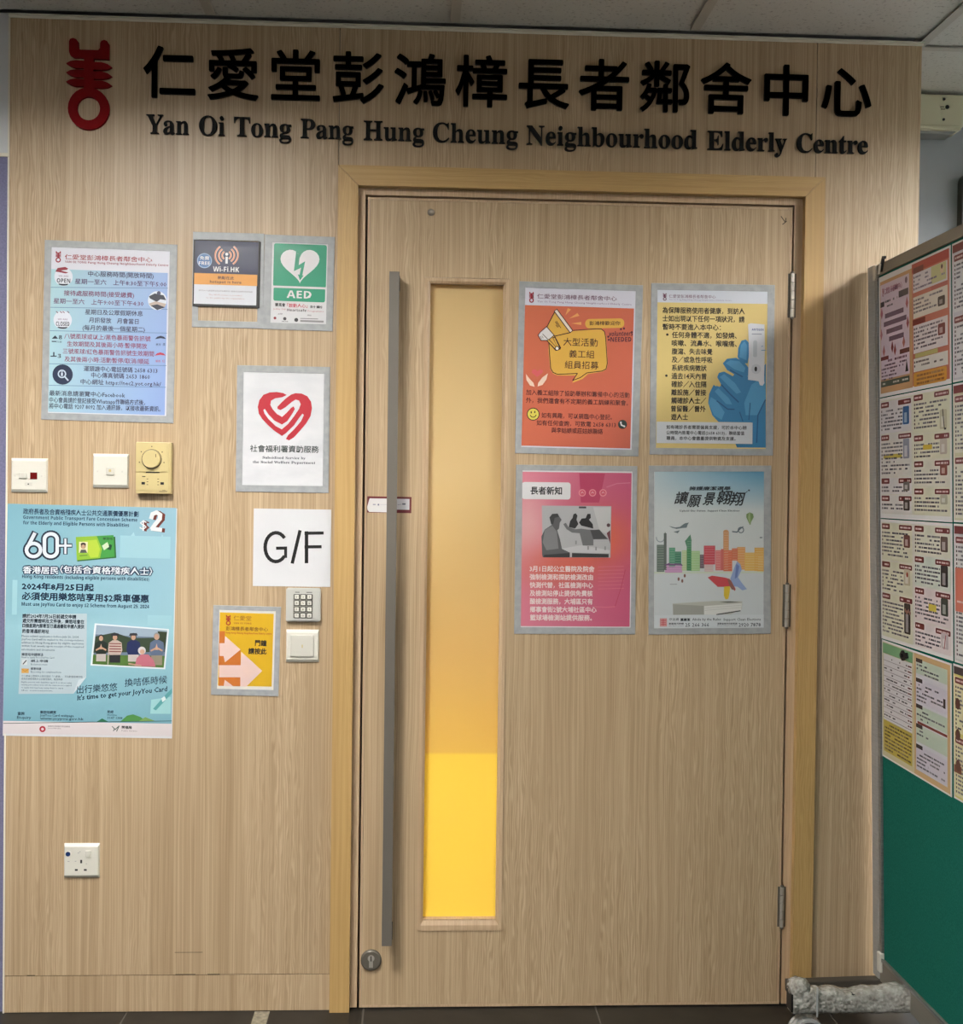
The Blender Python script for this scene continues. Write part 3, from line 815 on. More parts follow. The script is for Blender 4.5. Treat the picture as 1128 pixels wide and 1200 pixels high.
A.circ(311, 204, 11, WHITE, 5); A.rect(303, 222, 320, 272, WHITE, 4)
A.text(sansb('Wi-Fi.HK'), 216, 405, 313, 36, WHITE, bold=.0)
A.circ(152, 250, 54, (150, 180, 214), 3); A.circ(152, 250, 47, (70, 112, 168), 4); A.text('免費', 118, 186, 232, 26, WHITE, 5, bold=.01); A.text(sansb('FREE'), 112, 192, 268, 24, WHITE, 5)
A.text('熱點在此', 252, 370, 375, 22, (86, 52, 40), bold=.02); A.text(sansb('hotspot is here'), 196, 424, 405, 18, (86, 52, 40))
A.text('政府Wi-Fi通服務由指定機構提供 連接前請細閱使用條款', 118, 508, 470, 11, (150, 140, 150))
A.text('The Wi-Fi service is provided', 190, 430, 498, 10, (190, 130, 120)); A.text('to the public by the organisation', 174, 450, 520, 10, (190, 130, 120))
A.build(r)

# --- AED ------------------------------------------------------------------
r, p = framed('defibrillator_sign', (.7097, 1.8255), (.1733, .2345), .8, (.7105, 1.8248), (.1373, .1993), 'green and white heart and lightning sign in a silver sleeve', 'sign')
A = Art(.1373, .1993, (632, 115), (1028, 125), (620, 692), PY)
GR = (26, 156, 118)
A.full((224, 224, 226), 1)
A.rect(641, 128, 1018, 437, GR, 2, r=14); A.rect(641, 440, 1010, 540, GR, 2, r=14); A.rect(638, 431, 1014, 446, (224, 224, 226), 3)
hp = []
for i in range(40):
    t = 2 * PI * i / 40; x = 16 * math.sin(t) ** 3; y = 13 * math.cos(t) - 5 * math.cos(2 * t) - 2 * math.cos(3 * t) - math.cos(4 * t)
    hp.append((829 + x * 8.7, 268 - y * 8.4))
A.poly(hp, WHITE, 3)
A.poly([(802, 180), (828, 212), (820, 278), (866, 250), (846, 352), (856, 352), (830, 388), (814, 344), (826, 348), (838, 296), (786, 322)], GR, 4)
A.text(sansb('AED'), 735, 912, 490, 54, WHITE, 4, bold=0)
A.text('賽馬會', 652, 726, 565, 24, (50, 48, 50), bold=.03); A.text('「鼓動人心」', 738, 884, 570, 26, (200, 60, 84), bold=.02); A.text('計劃', 902, 988, 578, 18, (60, 58, 60), bold=.02)
A.text('Jockey Club', 640, 730, 594, 12, (190, 90, 100)); A.text(sansb('Heartsafe'), 738, 876, 602, 18, (50, 48, 50)); A.text('Programme', 886, 1000, 608, 12, (190, 90, 100))
A.circ(652, 660, 10, (150, 50, 60), 3); A.circ(722, 664, 12, (60, 56, 60), 3); A.circ(804, 672, 14, (50, 48, 52), 3); A.rect(832, 660, 960, 665, (130, 128, 130), 3); A.rect(832, 674, 1000, 688, (150, 148, 150), 3)
A.text('主辦', 672, 706, 630, 10, (90, 88, 90)); A.text('捐助', 882, 912, 638, 10, (90, 88, 90))
A.text('機構', 700, 746, 684, 9, (80, 78, 80)); 
A.build(p)

# --- subsidised service heart ---------------------------------------------
r, p = framed('service_sign', (.6741, 1.4612), (.2305, .3147), .15, (.6748, 1.4615), (.1993, .2807), 'white sheet with a red heart of two hands in a silver sleeve', 'sign', mat='plain_paper')
A = Art(.1993, .2807, (148, 110), (805, 128), (140, 1045), PY)
HR = (196, 34, 52)
A.poly([(500, 304), (470, 287), (420, 278), (360, 281), (310, 300), (276, 345), (264, 400), (272, 455), (300, 500), (345, 550), (400, 600), (462, 643),
        (492, 622), (560, 555), (608, 485), (628, 460), (640, 470), (618, 520), (560, 590), (512, 636), (494, 668), (520, 680), (560, 655), (610, 600), (660, 540), (695, 480), (706, 415), (698, 360), (668, 315), (620, 292), (570, 289), (535, 300), (500, 325), (462, 360), (424, 400), (425, 418), (450, 428), (490, 405), (540, 362), (572, 342), (600, 350), (614, 380), (600, 420), (560, 480), (510, 545), (460, 588), (410, 560), (350, 500), (318, 455), (310, 425), (322, 418), (350, 462), (400, 515), (462, 548), (505, 520), (545, 460), (566, 420), (556, 398), (535, 410), (500, 450), (462, 485), (420, 460), (385, 420), (366, 385), (372, 350), (405, 330), (460, 322)], HR, 2)
A.text('社會福利署資助服務', 202, 764, 752, 54, (84, 92, 92), bold=.012)
A.text(serif('Subsidised Service by'), 304, 655, 824, 22, (88, 92, 104)); A.text(serif('the Social Welfare Department'), 226, 736, 862, 22, (88, 92, 104))
A.build(p)

# --- G/F ------------------------------------------------------------------
r = sheet_root('floor_sign', .6995, 1.1657, .2, 'white square sheet reading G/F beside the door frame', 'sign')
p = paper(r, .1922, .1937, y=0.0, t=.0012)
A = Art(.1922, .1937, (320, 76), (764, 88), (314, 512), -.0014)
def stroke(pts, w): A.line(pts, w, (16, 16, 18), 2)
A.arc(447, 295, 62, 42, 318, 20, (16, 16, 18), 2, 22, rb=81)
stroke([(452, 301), (506, 301)], 18); stroke([(502, 301), (502, 352)], 17)
stroke([(584, 206), (541, 384)], 19); stroke([(622, 213), (622, 383)], 20); stroke([(615, 219), (716, 219)], 18); stroke([(615, 296), (704, 296)], 18)
A.build(r, 'sheet_lettering')

# --- doorbell arrow sign --------------------------------------------------
r, p = framed('doorbell_sign', (.5877, .9072), (.1676, .2243), 1.1, (.5889, .9096), (.1395, .1975), 'small yellow doorbell notice with pink arrows in a silver sleeve', 'sign')
A = Art(.1395, .1975, (130, 647), (448, 655), (115, 1092), PY)
A.full((230, 226, 218), 1); A.rect(126, 666, 430, 1078, (226, 180, 30), 2)
OR = (212, 120, 44); PK = (236, 204, 196)
A.rect(126, 768, 158, 960, OR, 3); A.poly([(156, 944), (248, 868), (248, 960), (150, 960)], OR, 3); A.rect(124, 1026, 246, 1078, OR, 3)
A.poly([(130, 836), (158, 836), (162, 796), (248, 872), (160, 944), (152, 908), (130, 908)], PK, 5)
A.poly([(126, 960), (248, 960), (252, 884), (370, 992), (280, 1080), (246, 1080), (246, 1028), (126, 1028)], PK, 4)
A.poly([(152, 1078), (158, 1042), (205, 1078)], PK, 5)
A.emblem(180, 706, 30, 60, (176, 60, 40)); A.text('仁愛堂', 210, 310, 696, 26, (150, 92, 40), bold=.0); A.text(sansb('YAN OI TONG'), 210, 310, 724, 9, (170, 96, 40))
A.text('彭鴻樟長者鄰舍中心', 166, 404, 756, 22, (130, 84, 34), bold=.01); A.text(sansb('Pang Hung Cheung Neighbourhood Elderly Centre'), 166, 424, 780, 10, (180, 80, 40))
A.text('門鐘', 330, 396, 836, 32, (52, 44, 30), bold=.035); A.text('請按此', 292, 396, 882, 32, (52, 44, 30), bold=.035)
A.build(p)

# --- 60+ fare scheme poster ------------------------------------------------
r = sheet_root('wall_poster', .2036, .9765, .8, 'large light blue fare scheme poster reading 60+ at the lower left', 'poster')
p = paper(r, .4143, .5735, y=0.0, t=.0010)
A = Art(.4143, .5735, (35, 40), (862, 66), (16, 1172), -.0012)
A.grad(27, 50, 850, 1118, lambda u, v: lerp(lerp((132, 184, 200), (150, 190, 208), u), lerp((160, 206, 218), (128, 180, 196), (v - .55) / .45), v if v < .55 else 1), 1, 8, 16)
A.rect(18, 1112, 842, 1174, (226, 216, 218), 3)
A.line([(20, 1111), (842, 1111)], 3, (50, 84, 84), 4)
DB = (20, 52, 84)
A.text('政府長者及合資格殘疾人士公共交通票價優惠計劃', 112, 674, 84, 26, DB, bold=.02)
A.text(sansb('Government Public Transport Fare Concession Scheme'), 112, 668, 112, 17, DB); A.text(sansb('for the Elderly and Eligible Persons with Disabilities'), 112, 628, 138, 17, DB)
# soft landscape shapes in the print
A.rect(584, 200, 830, 308, (164, 206, 218), 2); A.poly([(610, 230), (650, 180), (670, 235)], (170, 210, 222), 2); A.poly([(760, 270), (790, 190), (812, 270)], (170, 210, 222), 2)
A.rect(60, 410, 84, 580, (166, 210, 220), 2); A.rect(720, 590, 838, 640, (162, 206, 218), 2)
# outlined 60+
def outl(fn):
    fn(34, (16, 38, 62), 3); fn(17, (228, 232, 238), 6)
def six(w, c, l):
    A.arc(163, 264, 34, 0, 360, w, c, l, 22, rb=32); A.line([(131, 256), (168, 184)], w, c, l)
def zero(w, c, l):
    A.arc(247, 213, 31, 0, 180, w, c, l, 12, rb=27); A.arc(247, 270, 31, 180, 360, w, c, l, 12, rb=27); A.line([(216, 213), (216, 270)], w, c, l); A.line([(278, 213), (278, 270)], w, c, l)
def plus(w, c, l):
    w *= .62; A.line([(286, 244), (346, 244)], w * 1.0, c, l); A.line([(318, 212), (318, 282)], w, c, l)
outl(six); outl(zero); outl(lambda w, c, l: plus(w, c, l + 1))
# fare card
A.poly([(372, 206), (560, 202), (566, 306), (376, 322)], (44, 108, 52), 3)
A.poly([(368, 202), (552, 194), (558, 300), (374, 316)], (150, 196, 60), 4)
A.poly([(470, 198), (552, 194), (558, 300), (486, 307), (496, 262), (480, 222)], (70, 158, 72), 5)
A.poly([(400, 222), (470, 216), (486, 262), (478, 300), (440, 304)], (186, 212, 66), 5)
A.rect(384, 226, 426, 280, (234, 226, 190), 6); A.circ(405, 246, 12, (104, 74, 58), 7, rb=15); A.poly([(388, 280), (394, 264), (416, 264), (424, 280)], (90, 92, 94), 7); A.circ(405, 250, 9, (196, 160, 132), 8, rb=11); A.circ(405, 238, 13, (60, 46, 40), 7, rb=8)
A.text('長者八達', 382, 456, 216, 12, (60, 90, 40)); A.text('樂悠咭', 500, 548, 212, 12, (24, 70, 40), bold=.02)
A.poly([(496, 246), (522, 228), (532, 250), (506, 268)], (216, 226, 200), 7); A.poly([(520, 262), (546, 240), (540, 268)], (24, 74, 50), 7); A.circ(536, 246, 7, (24, 74, 50), 8)
A.line([(388, 294), (424, 292)], 4, (90, 130, 50), 7)
# $2
for dx, dy, c, l in ((14, 3, (110, 44, 30), 3), (8, 2, (110, 44, 30), 4), (0, 0, (232, 232, 232), 6)):
    A.line([(736 + dx, 112 + dy), (742 + dx, 92 + dy), (762 + dx, 84 + dy), (780 + dx, 96 + dy), (778 + dx, 116 + dy), (756 + dx, 142 + dy), (740 + dx, 164 + dy), (784 + dx, 170 + dy)], 20, c, l)
    A.text(sansb('$'), 680 + dx, 714 + dx, 144 + dy, 46, c, l)
# headline lines
for off, c, l, bo in ((6, (14, 40, 76), 3, .17), (0, (234, 238, 242), 5, .02)):
    A.text('香港居民', 112 - off, 284 + off, 364, 34, c, l, bold=bo); A.text('（包括合資格殘疾人士）', 292 - off, 742 + off, 368, 34, c, l, bold=bo)
A.text(sansb('Hong Kong residents (including eligible persons with disabilities)'), 108, 728, 402, 17, DB)
A.text('2024年8月25日起', 107, 458, 446, 33, (14, 44, 72), bold=.035); A.text('必須使用樂悠咭享用$2乘車優惠', 107, 727, 499, 36, (14, 44, 72), bold=.03)
A.text(sansb('Must use JoyYou Card to enjoy $2 Scheme from August 25, 2024'), 106, 728, 537, 17, DB)
# application box
A.poly([(112, 576), (424, 578), (422, 890), (360, 970), (92, 968)], (188, 204, 212), 3); A.poly([(422, 890), (384, 904), (360, 970)], (206, 218, 224), 4)
for k, (t, a1) in enumerate((('請於2024年7月26日前遞交申請', 372), ('遞交所需證明及文件後，樂悠咭會在', 411), ('四個星期內郵寄至已通過審批申請人提供', 411), ('的香港通訊地址', 240))):
    A.text(t, 110, a1, 590 + k * 24, 19, (34, 50, 64), bold=.03)
for k, (t, a1) in enumerate((('Please submit application before July 26, 2024.', 386), ('JoyYou Card will be mailed to the correspondence', 409), ('address in Hong Kong given by eligible applicants', 409), ('within four weeks upon receipt of the required', 409), ('information and documents.', 270))):
    A.text(t, 107, a1, 688 + k * 16, 10, (50, 62, 72), 4)
A.text('樂悠咭申請辦法', 107, 212, 776, 14, (34, 50, 64), bold=.02); A.text('How to apply for a JoyYou Card', 107, 265, 790, 9, (60, 70, 80))
A.poly([(110, 800), (134, 798), (134, 826), (108, 826)], (214, 220, 222), 4); A.line([(114, 822), (130, 804)], 5, (60, 50, 60), 5); A.text('網上申請', 152, 236, 808, 12, (40, 52, 64), bold=.02); A.text('By electronic means', 152, 232, 824, 9, (60, 70, 80))
A.rect(107, 844, 142, 866, (222, 168, 84), 4); A.line([(107, 846), (124, 858), (142, 846)], 2, (180, 120, 50), 5); A.text('郵寄申請', 152, 202, 846, 12, (40, 52, 64), bold=.02); A.text('By posting the completed form', 152, 300, 862, 9, (60, 70, 80))
A.text('十二歲以上殘疾人士如已登記「八達通」，可自動獲發樂悠咭', 106, 404, 884, 10, (60, 70, 80)); A.text('成為合資格殘疾人士計劃受惠人，無須申請', 106, 306, 897, 10, (60, 70, 80))
for k, (t, a1) in enumerate((('Eligible persons with disabilities aged 12 or above using', 350), ('existing personalised cards with the status are not required', 350), ('to apply and may keep using them to enjoy', 310), ('the concession.', 260))):
    A.text(t, 106, a1, 913 + k * 13, 8, (60, 70, 80))
# photograph of five people
A.poly([(462, 626), (826, 658), (808, 856), (442, 832)], (228, 232, 236), 3)
A.poly([(470, 634), (818, 664), (801, 848), (452, 826)], (110, 128, 150), 4)
A.poly([(470, 634), (818, 664), (815, 700), (466, 680)], (160, 178, 196), 5)
A.poly([(466, 690), (560, 672), (640, 700), (812, 700), (806, 770), (456, 770)], (58, 74, 54), 5)
A.poly([(455, 780), (806, 790), (801, 848), (452, 826)], (84, 120, 54), 5)
A.poly([(770, 668), (817, 672), (808, 740), (780, 720)], (50, 62, 40), 6)
def person(x, y, top, legs, h=1.0, hat=None, hair=(40, 34, 32), hands=True, stripes=None, legh=70):
    A.poly([(x - 34 * h, y + 70 * h), (x - 30 * h, y + 32 * h), (x - 12 * h, y + 20 * h), (x + 12 * h, y + 20 * h), (x + 32 * h, y + 32 * h), (x + 36 * h, y + 70 * h), (x + 26 * h, y + 92 * h), (x - 26 * h, y + 92 * h)], top, 7)
    A.rect(x - 26 * h, y + 90 * h, x + 26 * h, y + 90 * h + legh, legs, 6)
    if stripes:
        for q in range(4): A.rect(x - 28 * h, y + (34 + q * 13) * h, x + 30 * h, y + (39 + q * 13) * h, stripes, 8)
    A.circ(x, y + 2, 14 * h, hair, 8, rb=17 * h); A.circ(x, y + 6, 11 * h, (200, 158, 132), 9, rb=14 * h)
    if hat: A.poly([(x - 22 * h, y - 2), (x - 16 * h, y - 14 * h), (x + 16 * h, y - 14 * h), (x + 22 * h, y - 2)], hat, 10)
    if hands:
        A.poly([(x - 8 * h, y + 66 * h), (x, y + 36 * h), (x + 8 * h, y + 66 * h)], (206, 164, 138), 9); A.line([(x - 26 * h, y + 70 * h), (x - 4 * h, y + 58 * h)], 8, (198, 152, 124), 9); A.line([(x + 26 * h, y + 70 * h), (x + 4 * h, y + 58 * h)], 8, (198, 152, 124), 9)
person(494, 694, (34, 46, 40), (190, 180, 176), .9, legh=38)
person(562, 690, (196, 176, 166), (40, 40, 46), 1.0, hat=(44, 46, 54), stripes=(140, 76, 76), hands=False, legh=40)
person(652, 690, (34, 46, 92), (196, 188, 184), 1.0, hat=(48, 50, 58), hands=False, legh=36)
person(766, 690, (96, 112, 140), (150, 140, 120), 1.05, hair=(150, 150, 150), legh=50)
A.poly([(660, 838), (668, 800), (690, 780), (726, 782), (752, 810), (762, 842)], (196, 112, 128), 11); A.circ(694, 762, 19, (210, 206, 208), 12); A.circ(696, 768, 12, (206, 164, 140), 13)
A.line([(530, 770), (528, 828)], 4, (200, 190, 180), 12); A.line([(630, 826), (690, 836)], 7, (200, 160, 140), 12)
# handwriting
A.text('出行樂悠悠', 376, 574, 946, 38, (16, 46, 70), bold=.004, rot=5.5, shear=.12); A.text('換咭係時候', 610, 818, 914, 38, (16, 46, 70), bold=.004, rot=6, shear=.12)
A.text("It's time to get your JoyYou Card", 378, 820, 971, 25, (16, 46, 70), rot=7, shear=.15, bold=.02)
# pen and pad at the corner
A.poly([(740, 1005), (838, 992), (836, 1076), (736, 1074)], (164, 214, 216), 2); A.poly([(750, 1050), (806, 986), (842, 950), (844, 972), (800, 1020), (764, 1058)], (92, 168, 170), 3); A.poly([(790, 1000), (806, 988), (814, 1004), (796, 1018)], (226, 236, 236), 4)
A.poly([(474, 1110), (500, 1094), (530, 1110)], (48, 124, 88), 2); A.poly([(590, 1110), (622, 1082), (652, 1076), (690, 1090), (712, 1110)], (84, 150, 78), 2); A.poly([(680, 1110), (712, 1090), (760, 1110)], (130, 170, 96), 3)
A.text('查詢', 88, 122, 1064, 15, (40, 60, 80), bold=.02); A.text('Enquiry', 86, 154, 1083, 14, (50, 76, 96), bold=.01)
A.text('樂悠咭網頁', 198, 276, 1060, 14, (40, 60, 80), bold=.02); A.text('JoyYou Card webpage', 198, 362, 1076, 12, (40, 60, 80), bold=.01); A.text('www.joyyou.gov.hk', 198, 410, 1092, 12, (40, 60, 80), bold=.01)
A.text('熱線', 526, 556, 1062, 14, (40, 60, 80), bold=.02); A.text('Hotline', 526, 572, 1077, 11, (40, 60, 80)); A.text('3147 1388', 526, 600, 1092, 11, (40, 60, 80), bold=.01)
A.circ(210, 1142, 15, (176, 30, 50), 5); A.circ(210, 1142, 7, (232, 210, 214), 6)
A.text('香港特別行政區政府 勞工及福利局', 236, 344, 1130, 7, (70, 66, 70)); A.text('Labour and Welfare Bureau', 236, 300, 1139, 6, (110, 104, 108))
A.line([(550, 1134), (562, 1146), (556, 1156)], 4, (70, 90, 84), 5); A.line([(564, 1150), (584, 1132), (572, 1158)], 4, (70, 90, 84), 5); A.text('勞福局', 596, 646, 1140, 14, (40, 40, 44), bold=.03); A.text('Public Service', 596, 672, 1157, 7, (120, 110, 114))
A.build(p)

# --- the four sheets on the door -------------------------------------------
OY = DY
GRP = None
r, p = framed('recruitment_notice', (1.4146, 1.6247), (.3140, .4332), .7, (1.4135, 1.6253), (.2800, .4010), 'orange volunteer recruitment notice with a yellow megaphone and speech bubble', 'notice', y=OY)
A = Art(.2800, .4010, (86, 66), (818, 86), (62, 1110), PY)
A.full((222, 220, 232), 1); A.grad(66, 190, 796, 1112, lambda u, v: lerp((214, 112, 78), (206, 100, 76), u * .6 + v * .4), 2, 4, 4); 
A.emblem(126, 130, 34, 72, RED); A.text(CNAME, 164, 692, 130, 30, (110, 60, 90), bold=.006); A.text(ENAME, 164, 790, 165, 12, (130, 100, 140))
YB = (226, 176, 72); BR = (66, 34, 26)
A.poly([(252, 362), (560, 338), (590, 338), (612, 352), (622, 390), (634, 560), (626, 600), (600, 616), (502, 632), (466, 664), (398, 690), (424, 642), (300, 642), (270, 630), (250, 600), (238, 470), (240, 420)], YB, 3)
A.line([(398, 346), (560, 334), (590, 336), (610, 352), (618, 390), (630, 560), (622, 598), (596, 612), (494, 624), (450, 656), (400, 674), (432, 628), (300, 634), (270, 622), (254, 596), (244, 470), (242, 426)], 5, BR, 4)
A.poly([(286, 212), (300, 212), (398, 350), (384, 362), (280, 386), (226, 326)], YB, 5); A.line([(284, 216), (228, 324), (280, 384), (384, 360)], 6, BR, 6)
A.line([(288, 218), (388, 350)], 28, BR, 7); A.line([(289, 219), (387, 349)], 17, (232, 222, 214), 8)
A.poly([(226, 322), (276, 378), (236, 414), (186, 410), (170, 376), (180, 360)], (226, 222, 222), 7); A.line([(226, 322), (276, 378), (236, 412), (190, 412), (170, 378), (184, 358), (226, 322)], 5, BR, 8)
A.line([(200, 370), (238, 408)], 4, BR, 9); A.line([(186, 384), (194, 402)], 3, BR, 9); A.line([(196, 382), (204, 398)], 3, BR, 9)
A.line([(238, 412), (290, 470), (312, 462), (276, 394)], 20, BR, 9); A.line([(238, 412), (290, 466), (306, 460), (276, 398)], 10, YB, 10); A.circ(296, 464, 15, BR, 11); A.circ(296, 464, 10, (228, 222, 218), 12)
for q in ((284, 290, 306, 322), (292, 286, 320, 330), (288, 312, 300, 326)): A.line([(q[0], q[1]), (q[2], q[3])], 4, BR, 9)
for P_ in (((350, 248), (366, 200), (388, 208)), ((374, 268), (430, 232), (444, 250)), ((388, 300), (456, 290), (456, 310))): A.poly(P_, (236, 166, 96), 3)
A.rect(482, 268, 742, 330, YB, 3, rot=3, r=28); A.text('彭鴻樟歡迎你', 510, 716, 298, 26, BR, bold=.012, rot=2)
A.text(sansb('volunteers'), 640, 800, 366, 30, (86, 30, 50), rot=3, shear=.2, bold=.01); A.text(sansb('NEEDED'), 650, 790, 404, 30, (86, 30, 50), rot=2, bold=.01)
for a, b in ((636, 386), (640, 406), (720, 336), (740, 332), (792, 356)): A.circ(a, b, 7, (86, 30, 50), 4)
A.text('大型活動', 338, 566, 424, 50, BR, bold=.004); A.text('義工組', 376, 544, 502, 48, BR, bold=.004); A.text('組員招募', 348, 572, 574, 48, BR, bold=.004)
A.poly([(164, 652), (128, 622), (134, 604), (152, 602), (166, 614), (184, 602), (204, 608), (200, 626)], (222, 98, 104), 3)
A.poly([(90, 632), (112, 660), (140, 690), (148, 716), (118, 708), (94, 672)], (238, 210, 190), 3); A.poly([(236, 628), (200, 654), (172, 690), (168, 714), (200, 704), (226, 668)], (238, 210, 190), 3)
for t, a0, a1, b in (('加入義工組除了協助舉辦和籌備中心的活動', 92, 780, 762), ('外，我們還會有不定期的義工訓練和聚會。', 92, 770, 814), ('如有興趣，可以親臨中心登記。', 194, 664, 910), ('如有任何查詢，可致電 2658 6313', 162, 690, 960), ('與李姑娘或莊姑娘聯絡', 260, 602, 1006)):
    A.text(t, a0, a1, b, 34, (92, 40, 36), bold=.014)
A.circ(139, 896, 42, (54, 44, 34), 3); A.circ(139, 896, 37, (222, 206, 84), 4); A.circ(126, 884, 4, BR, 5, rb=8); A.circ(150, 882, 4, BR, 5, rb=8); A.arc(139, 896, 20, 200, 345, 5, BR, 5)
A.circ(733, 963, 30, (40, 56, 52), 3); A.line([(720, 950), (726, 968), (746, 976)], 9, WHITE, 4); A.circ(722, 950, 6, WHITE, 5); A.circ(745, 976, 6, WHITE, 5)
A.build(p)

r, p = framed('health_notice', (1.7546, 1.6294), (.3170, .4340), -.3, (1.7535, 1.6294), (.2820, .4000), 'yellow health notice with a blue gloved hand in a silver sleeve', 'notice', y=OY)
A = Art(.2820, .4000, (90, 80), (812, 90), (68, 1112), PY)
A.full((216, 220, 230), 1); A.grad(74, 166, 800, 1118, lambda u, v: (230, 204, 130), 2, 1, 1)
A.emblem(136, 126, 26, 50, (110, 50, 76)); A.text(CNAME, 164, 470, 124, 22, (130, 80, 110), bold=.0); A.text(ENAME, 164, 574, 146, 8, (150, 120, 150))
K = (44, 36, 30)
for k, (t, a0, a1) in enumerate((('為保障服務使用者健康，到訪人', 120, 660), ('士如出現以下任何一項狀況，請', 120, 658), ('暫時不要進入本中心：', 119, 502), ('任何身體不適，如發燒、', 180, 606), ('咳嗽、流鼻水、喉嚨痛、', 178, 606), ('腹瀉、失去味覺', 178, 445), ('及／或急性呼吸', 178, 445), ('系統疾病徵狀', 177, 405), ('過去14天內曾', 174, 403), ('確診／入住隔', 173, 403), ('離設施／曾接', 172, 401), ('觸確診人士／', 171, 400), ('曾留醫／曾外', 170, 397), ('遊人士', 168, 280))):
    A.text(t, a0, a1, 217 + k * 53.4, 38, K, bold=.022)
A.circ(150, 372, 8, K, 4); A.circ(141, 640, 8, K, 4)
G1, G2, G3 = (56, 134, 184), (84, 160, 206), (34, 96, 146)
A.poly([(796, 560), (770, 600), (690, 650), (600, 620), (560, 660), (480, 720), (450, 700), (420, 760), (414, 820), (440, 900), (480, 944), (700, 948), (702, 1086), (590, 1088), (600, 1112), (790, 1114)], G1, 3)
A.poly([(610, 520), (614, 460), (636, 412), (664, 404), (684, 424), (686, 500), (676, 560), (640, 560)], G1, 4); A.poly([(622, 520), (632, 440), (656, 416), (672, 440), (668, 540)], G2, 5)
A.poly([(512, 560), (540, 530), (600, 524), (650, 550), (682, 590), (684, 640), (650, 654), (600, 640), (540, 604)], G1, 6); A.poly([(530, 560), (560, 540), (620, 546), (660, 590), (650, 620), (590, 600)], G2, 7); A.line([(560, 604), (640, 648)], 8, G3, 7)
A.poly([(474, 650), (486, 622), (520, 614), (570, 640), (630, 700), (664, 760), (650, 810), (610, 812), (560, 760), (500, 700)], G1, 8); A.poly([(490, 650), (520, 630), (590, 690), (630, 750), (600, 760), (540, 700)], G2, 9); A.line([(500, 700), (560, 764), (612, 814)], 9, G3, 9)
A.poly([(440, 740), (470, 706), (510, 726), (570, 790), (596, 830), (580, 864), (540, 858), (480, 810)], G1, 10); A.poly([(456, 744), (480, 722), (550, 790), (570, 830), (530, 826)], G2, 11); A.line([(470, 806), (540, 860), (584, 862)], 8, G3, 11)
A.poly([(414, 820), (430, 780), (470, 806), (520, 880), (500, 930), (450, 900)], G2, 10)
A.poly([(700, 700), (790, 640), (794, 800), (740, 900), (660, 900), (650, 820)], G2, 4); A.line([(790, 800), (740, 900), (730, 1080)], 8, G3, 5); A.line([(690, 820), (680, 930)], 6, G3, 5); A.line([(620, 880), (640, 940)], 6, G3, 5)
A.poly([(680, 305), (700, 298), (788, 306), (790, 460), (782, 668), (784, 690), (772, 708), (754, 704), (746, 678), (676, 668), (684, 480)], (224, 226, 232), 12)
A.rect(712, 410, 738, 520, (196, 202, 210), 13, r=10); A.circ(730, 598, 32, (206, 210, 218), 13); A.circ(728, 598, 9, (40, 36, 40), 14, rb=16); A.text(sansb('ANTIGEN'), 704, 782, 340, 14, (60, 80, 150), 14); A.rect(704, 366, 770, 372, (160, 164, 176), 13); A.line([(766, 450), (776, 448)], 4, (90, 150, 190), 14); A.line([(766, 476), (796, 474)], 4, (90, 150, 190), 14)
A.rect(72, 945, 702, 1085, (214, 218, 224), 15)
for k, (t, a1) in enumerate((('如有確診長者需要僱員支援，可於本中心辦', 664), ('公時間內致電中心電話(2658 6313)，聯絡當值', 648), ('職員，本中心會盡量提供物資及支援。', 590))):
    A.text(t, 136, a1, 980 + k * 36, 24, (56, 54, 58), 16, bold=.018)
A.build(p)

r, p = framed('news_notice', (1.4127, 1.1676), (.3085, .4280), -.1, (1.4150, 1.1693), (.2796, .3968), 'pink and orange news sheet with a black and white photo on the door', 'notice', y=OY)
A = Art(.2796, .3968, (98, 90), (822, 98), (78, 1110), PY)
A.full((226, 222, 226), 1)
def pinkbg(u, v):
    c = lerp((226, 130, 150), (204, 88, 124), u); o = (222, 104, 78)
    k = math.exp(-((u - .75) ** 2 / .08 + (v - .42) ** 2 / .03)) + .8 * math.exp(-((u - .35) ** 2 / .12 + (v - .62) ** 2 / .02))
    c = lerp(c, (236, 176, 178), math.exp(-((u - .05) ** 2 / .05 + (v - .35) ** 2 / .06)))
    return lerp(c, o, min(1, k))
A.grad(84, 104, 806, 1108, pinkbg, 2, 14, 18)
A.poly([(470, 110), (640, 112), (600, 300), (480, 300)], (196, 66, 104), 3)
A.line([(650, 200), (720, 176), (806, 172)], 5, (222, 130, 156), 3); A.line([(700, 980), (740, 860), (770, 740)], 5, (196, 70, 100), 3); A.line([(560, 980), (640, 984), (700, 980)], 5, (226, 120, 140), 3)
for k in range(7): A.line([(590, 720 + k * 24), (760, 716 + k * 24)], 3, (226, 124, 138), 3)
A.rect(92, 168, 412, 279, (232, 230, 232), 4, r=18); A.text('長者新知', 148, 356, 224, 48, (30, 28, 34), bold=.025)
for a in (489, 557, 626): A.circ(a, 237, 24, (236, 150, 160), 4); A.circ(a, 237, 17, (214, 90, 112), 5); A.line([(a - 8, 240), (a, 230), (a + 8, 240)], 4, (240, 190, 196), 6)
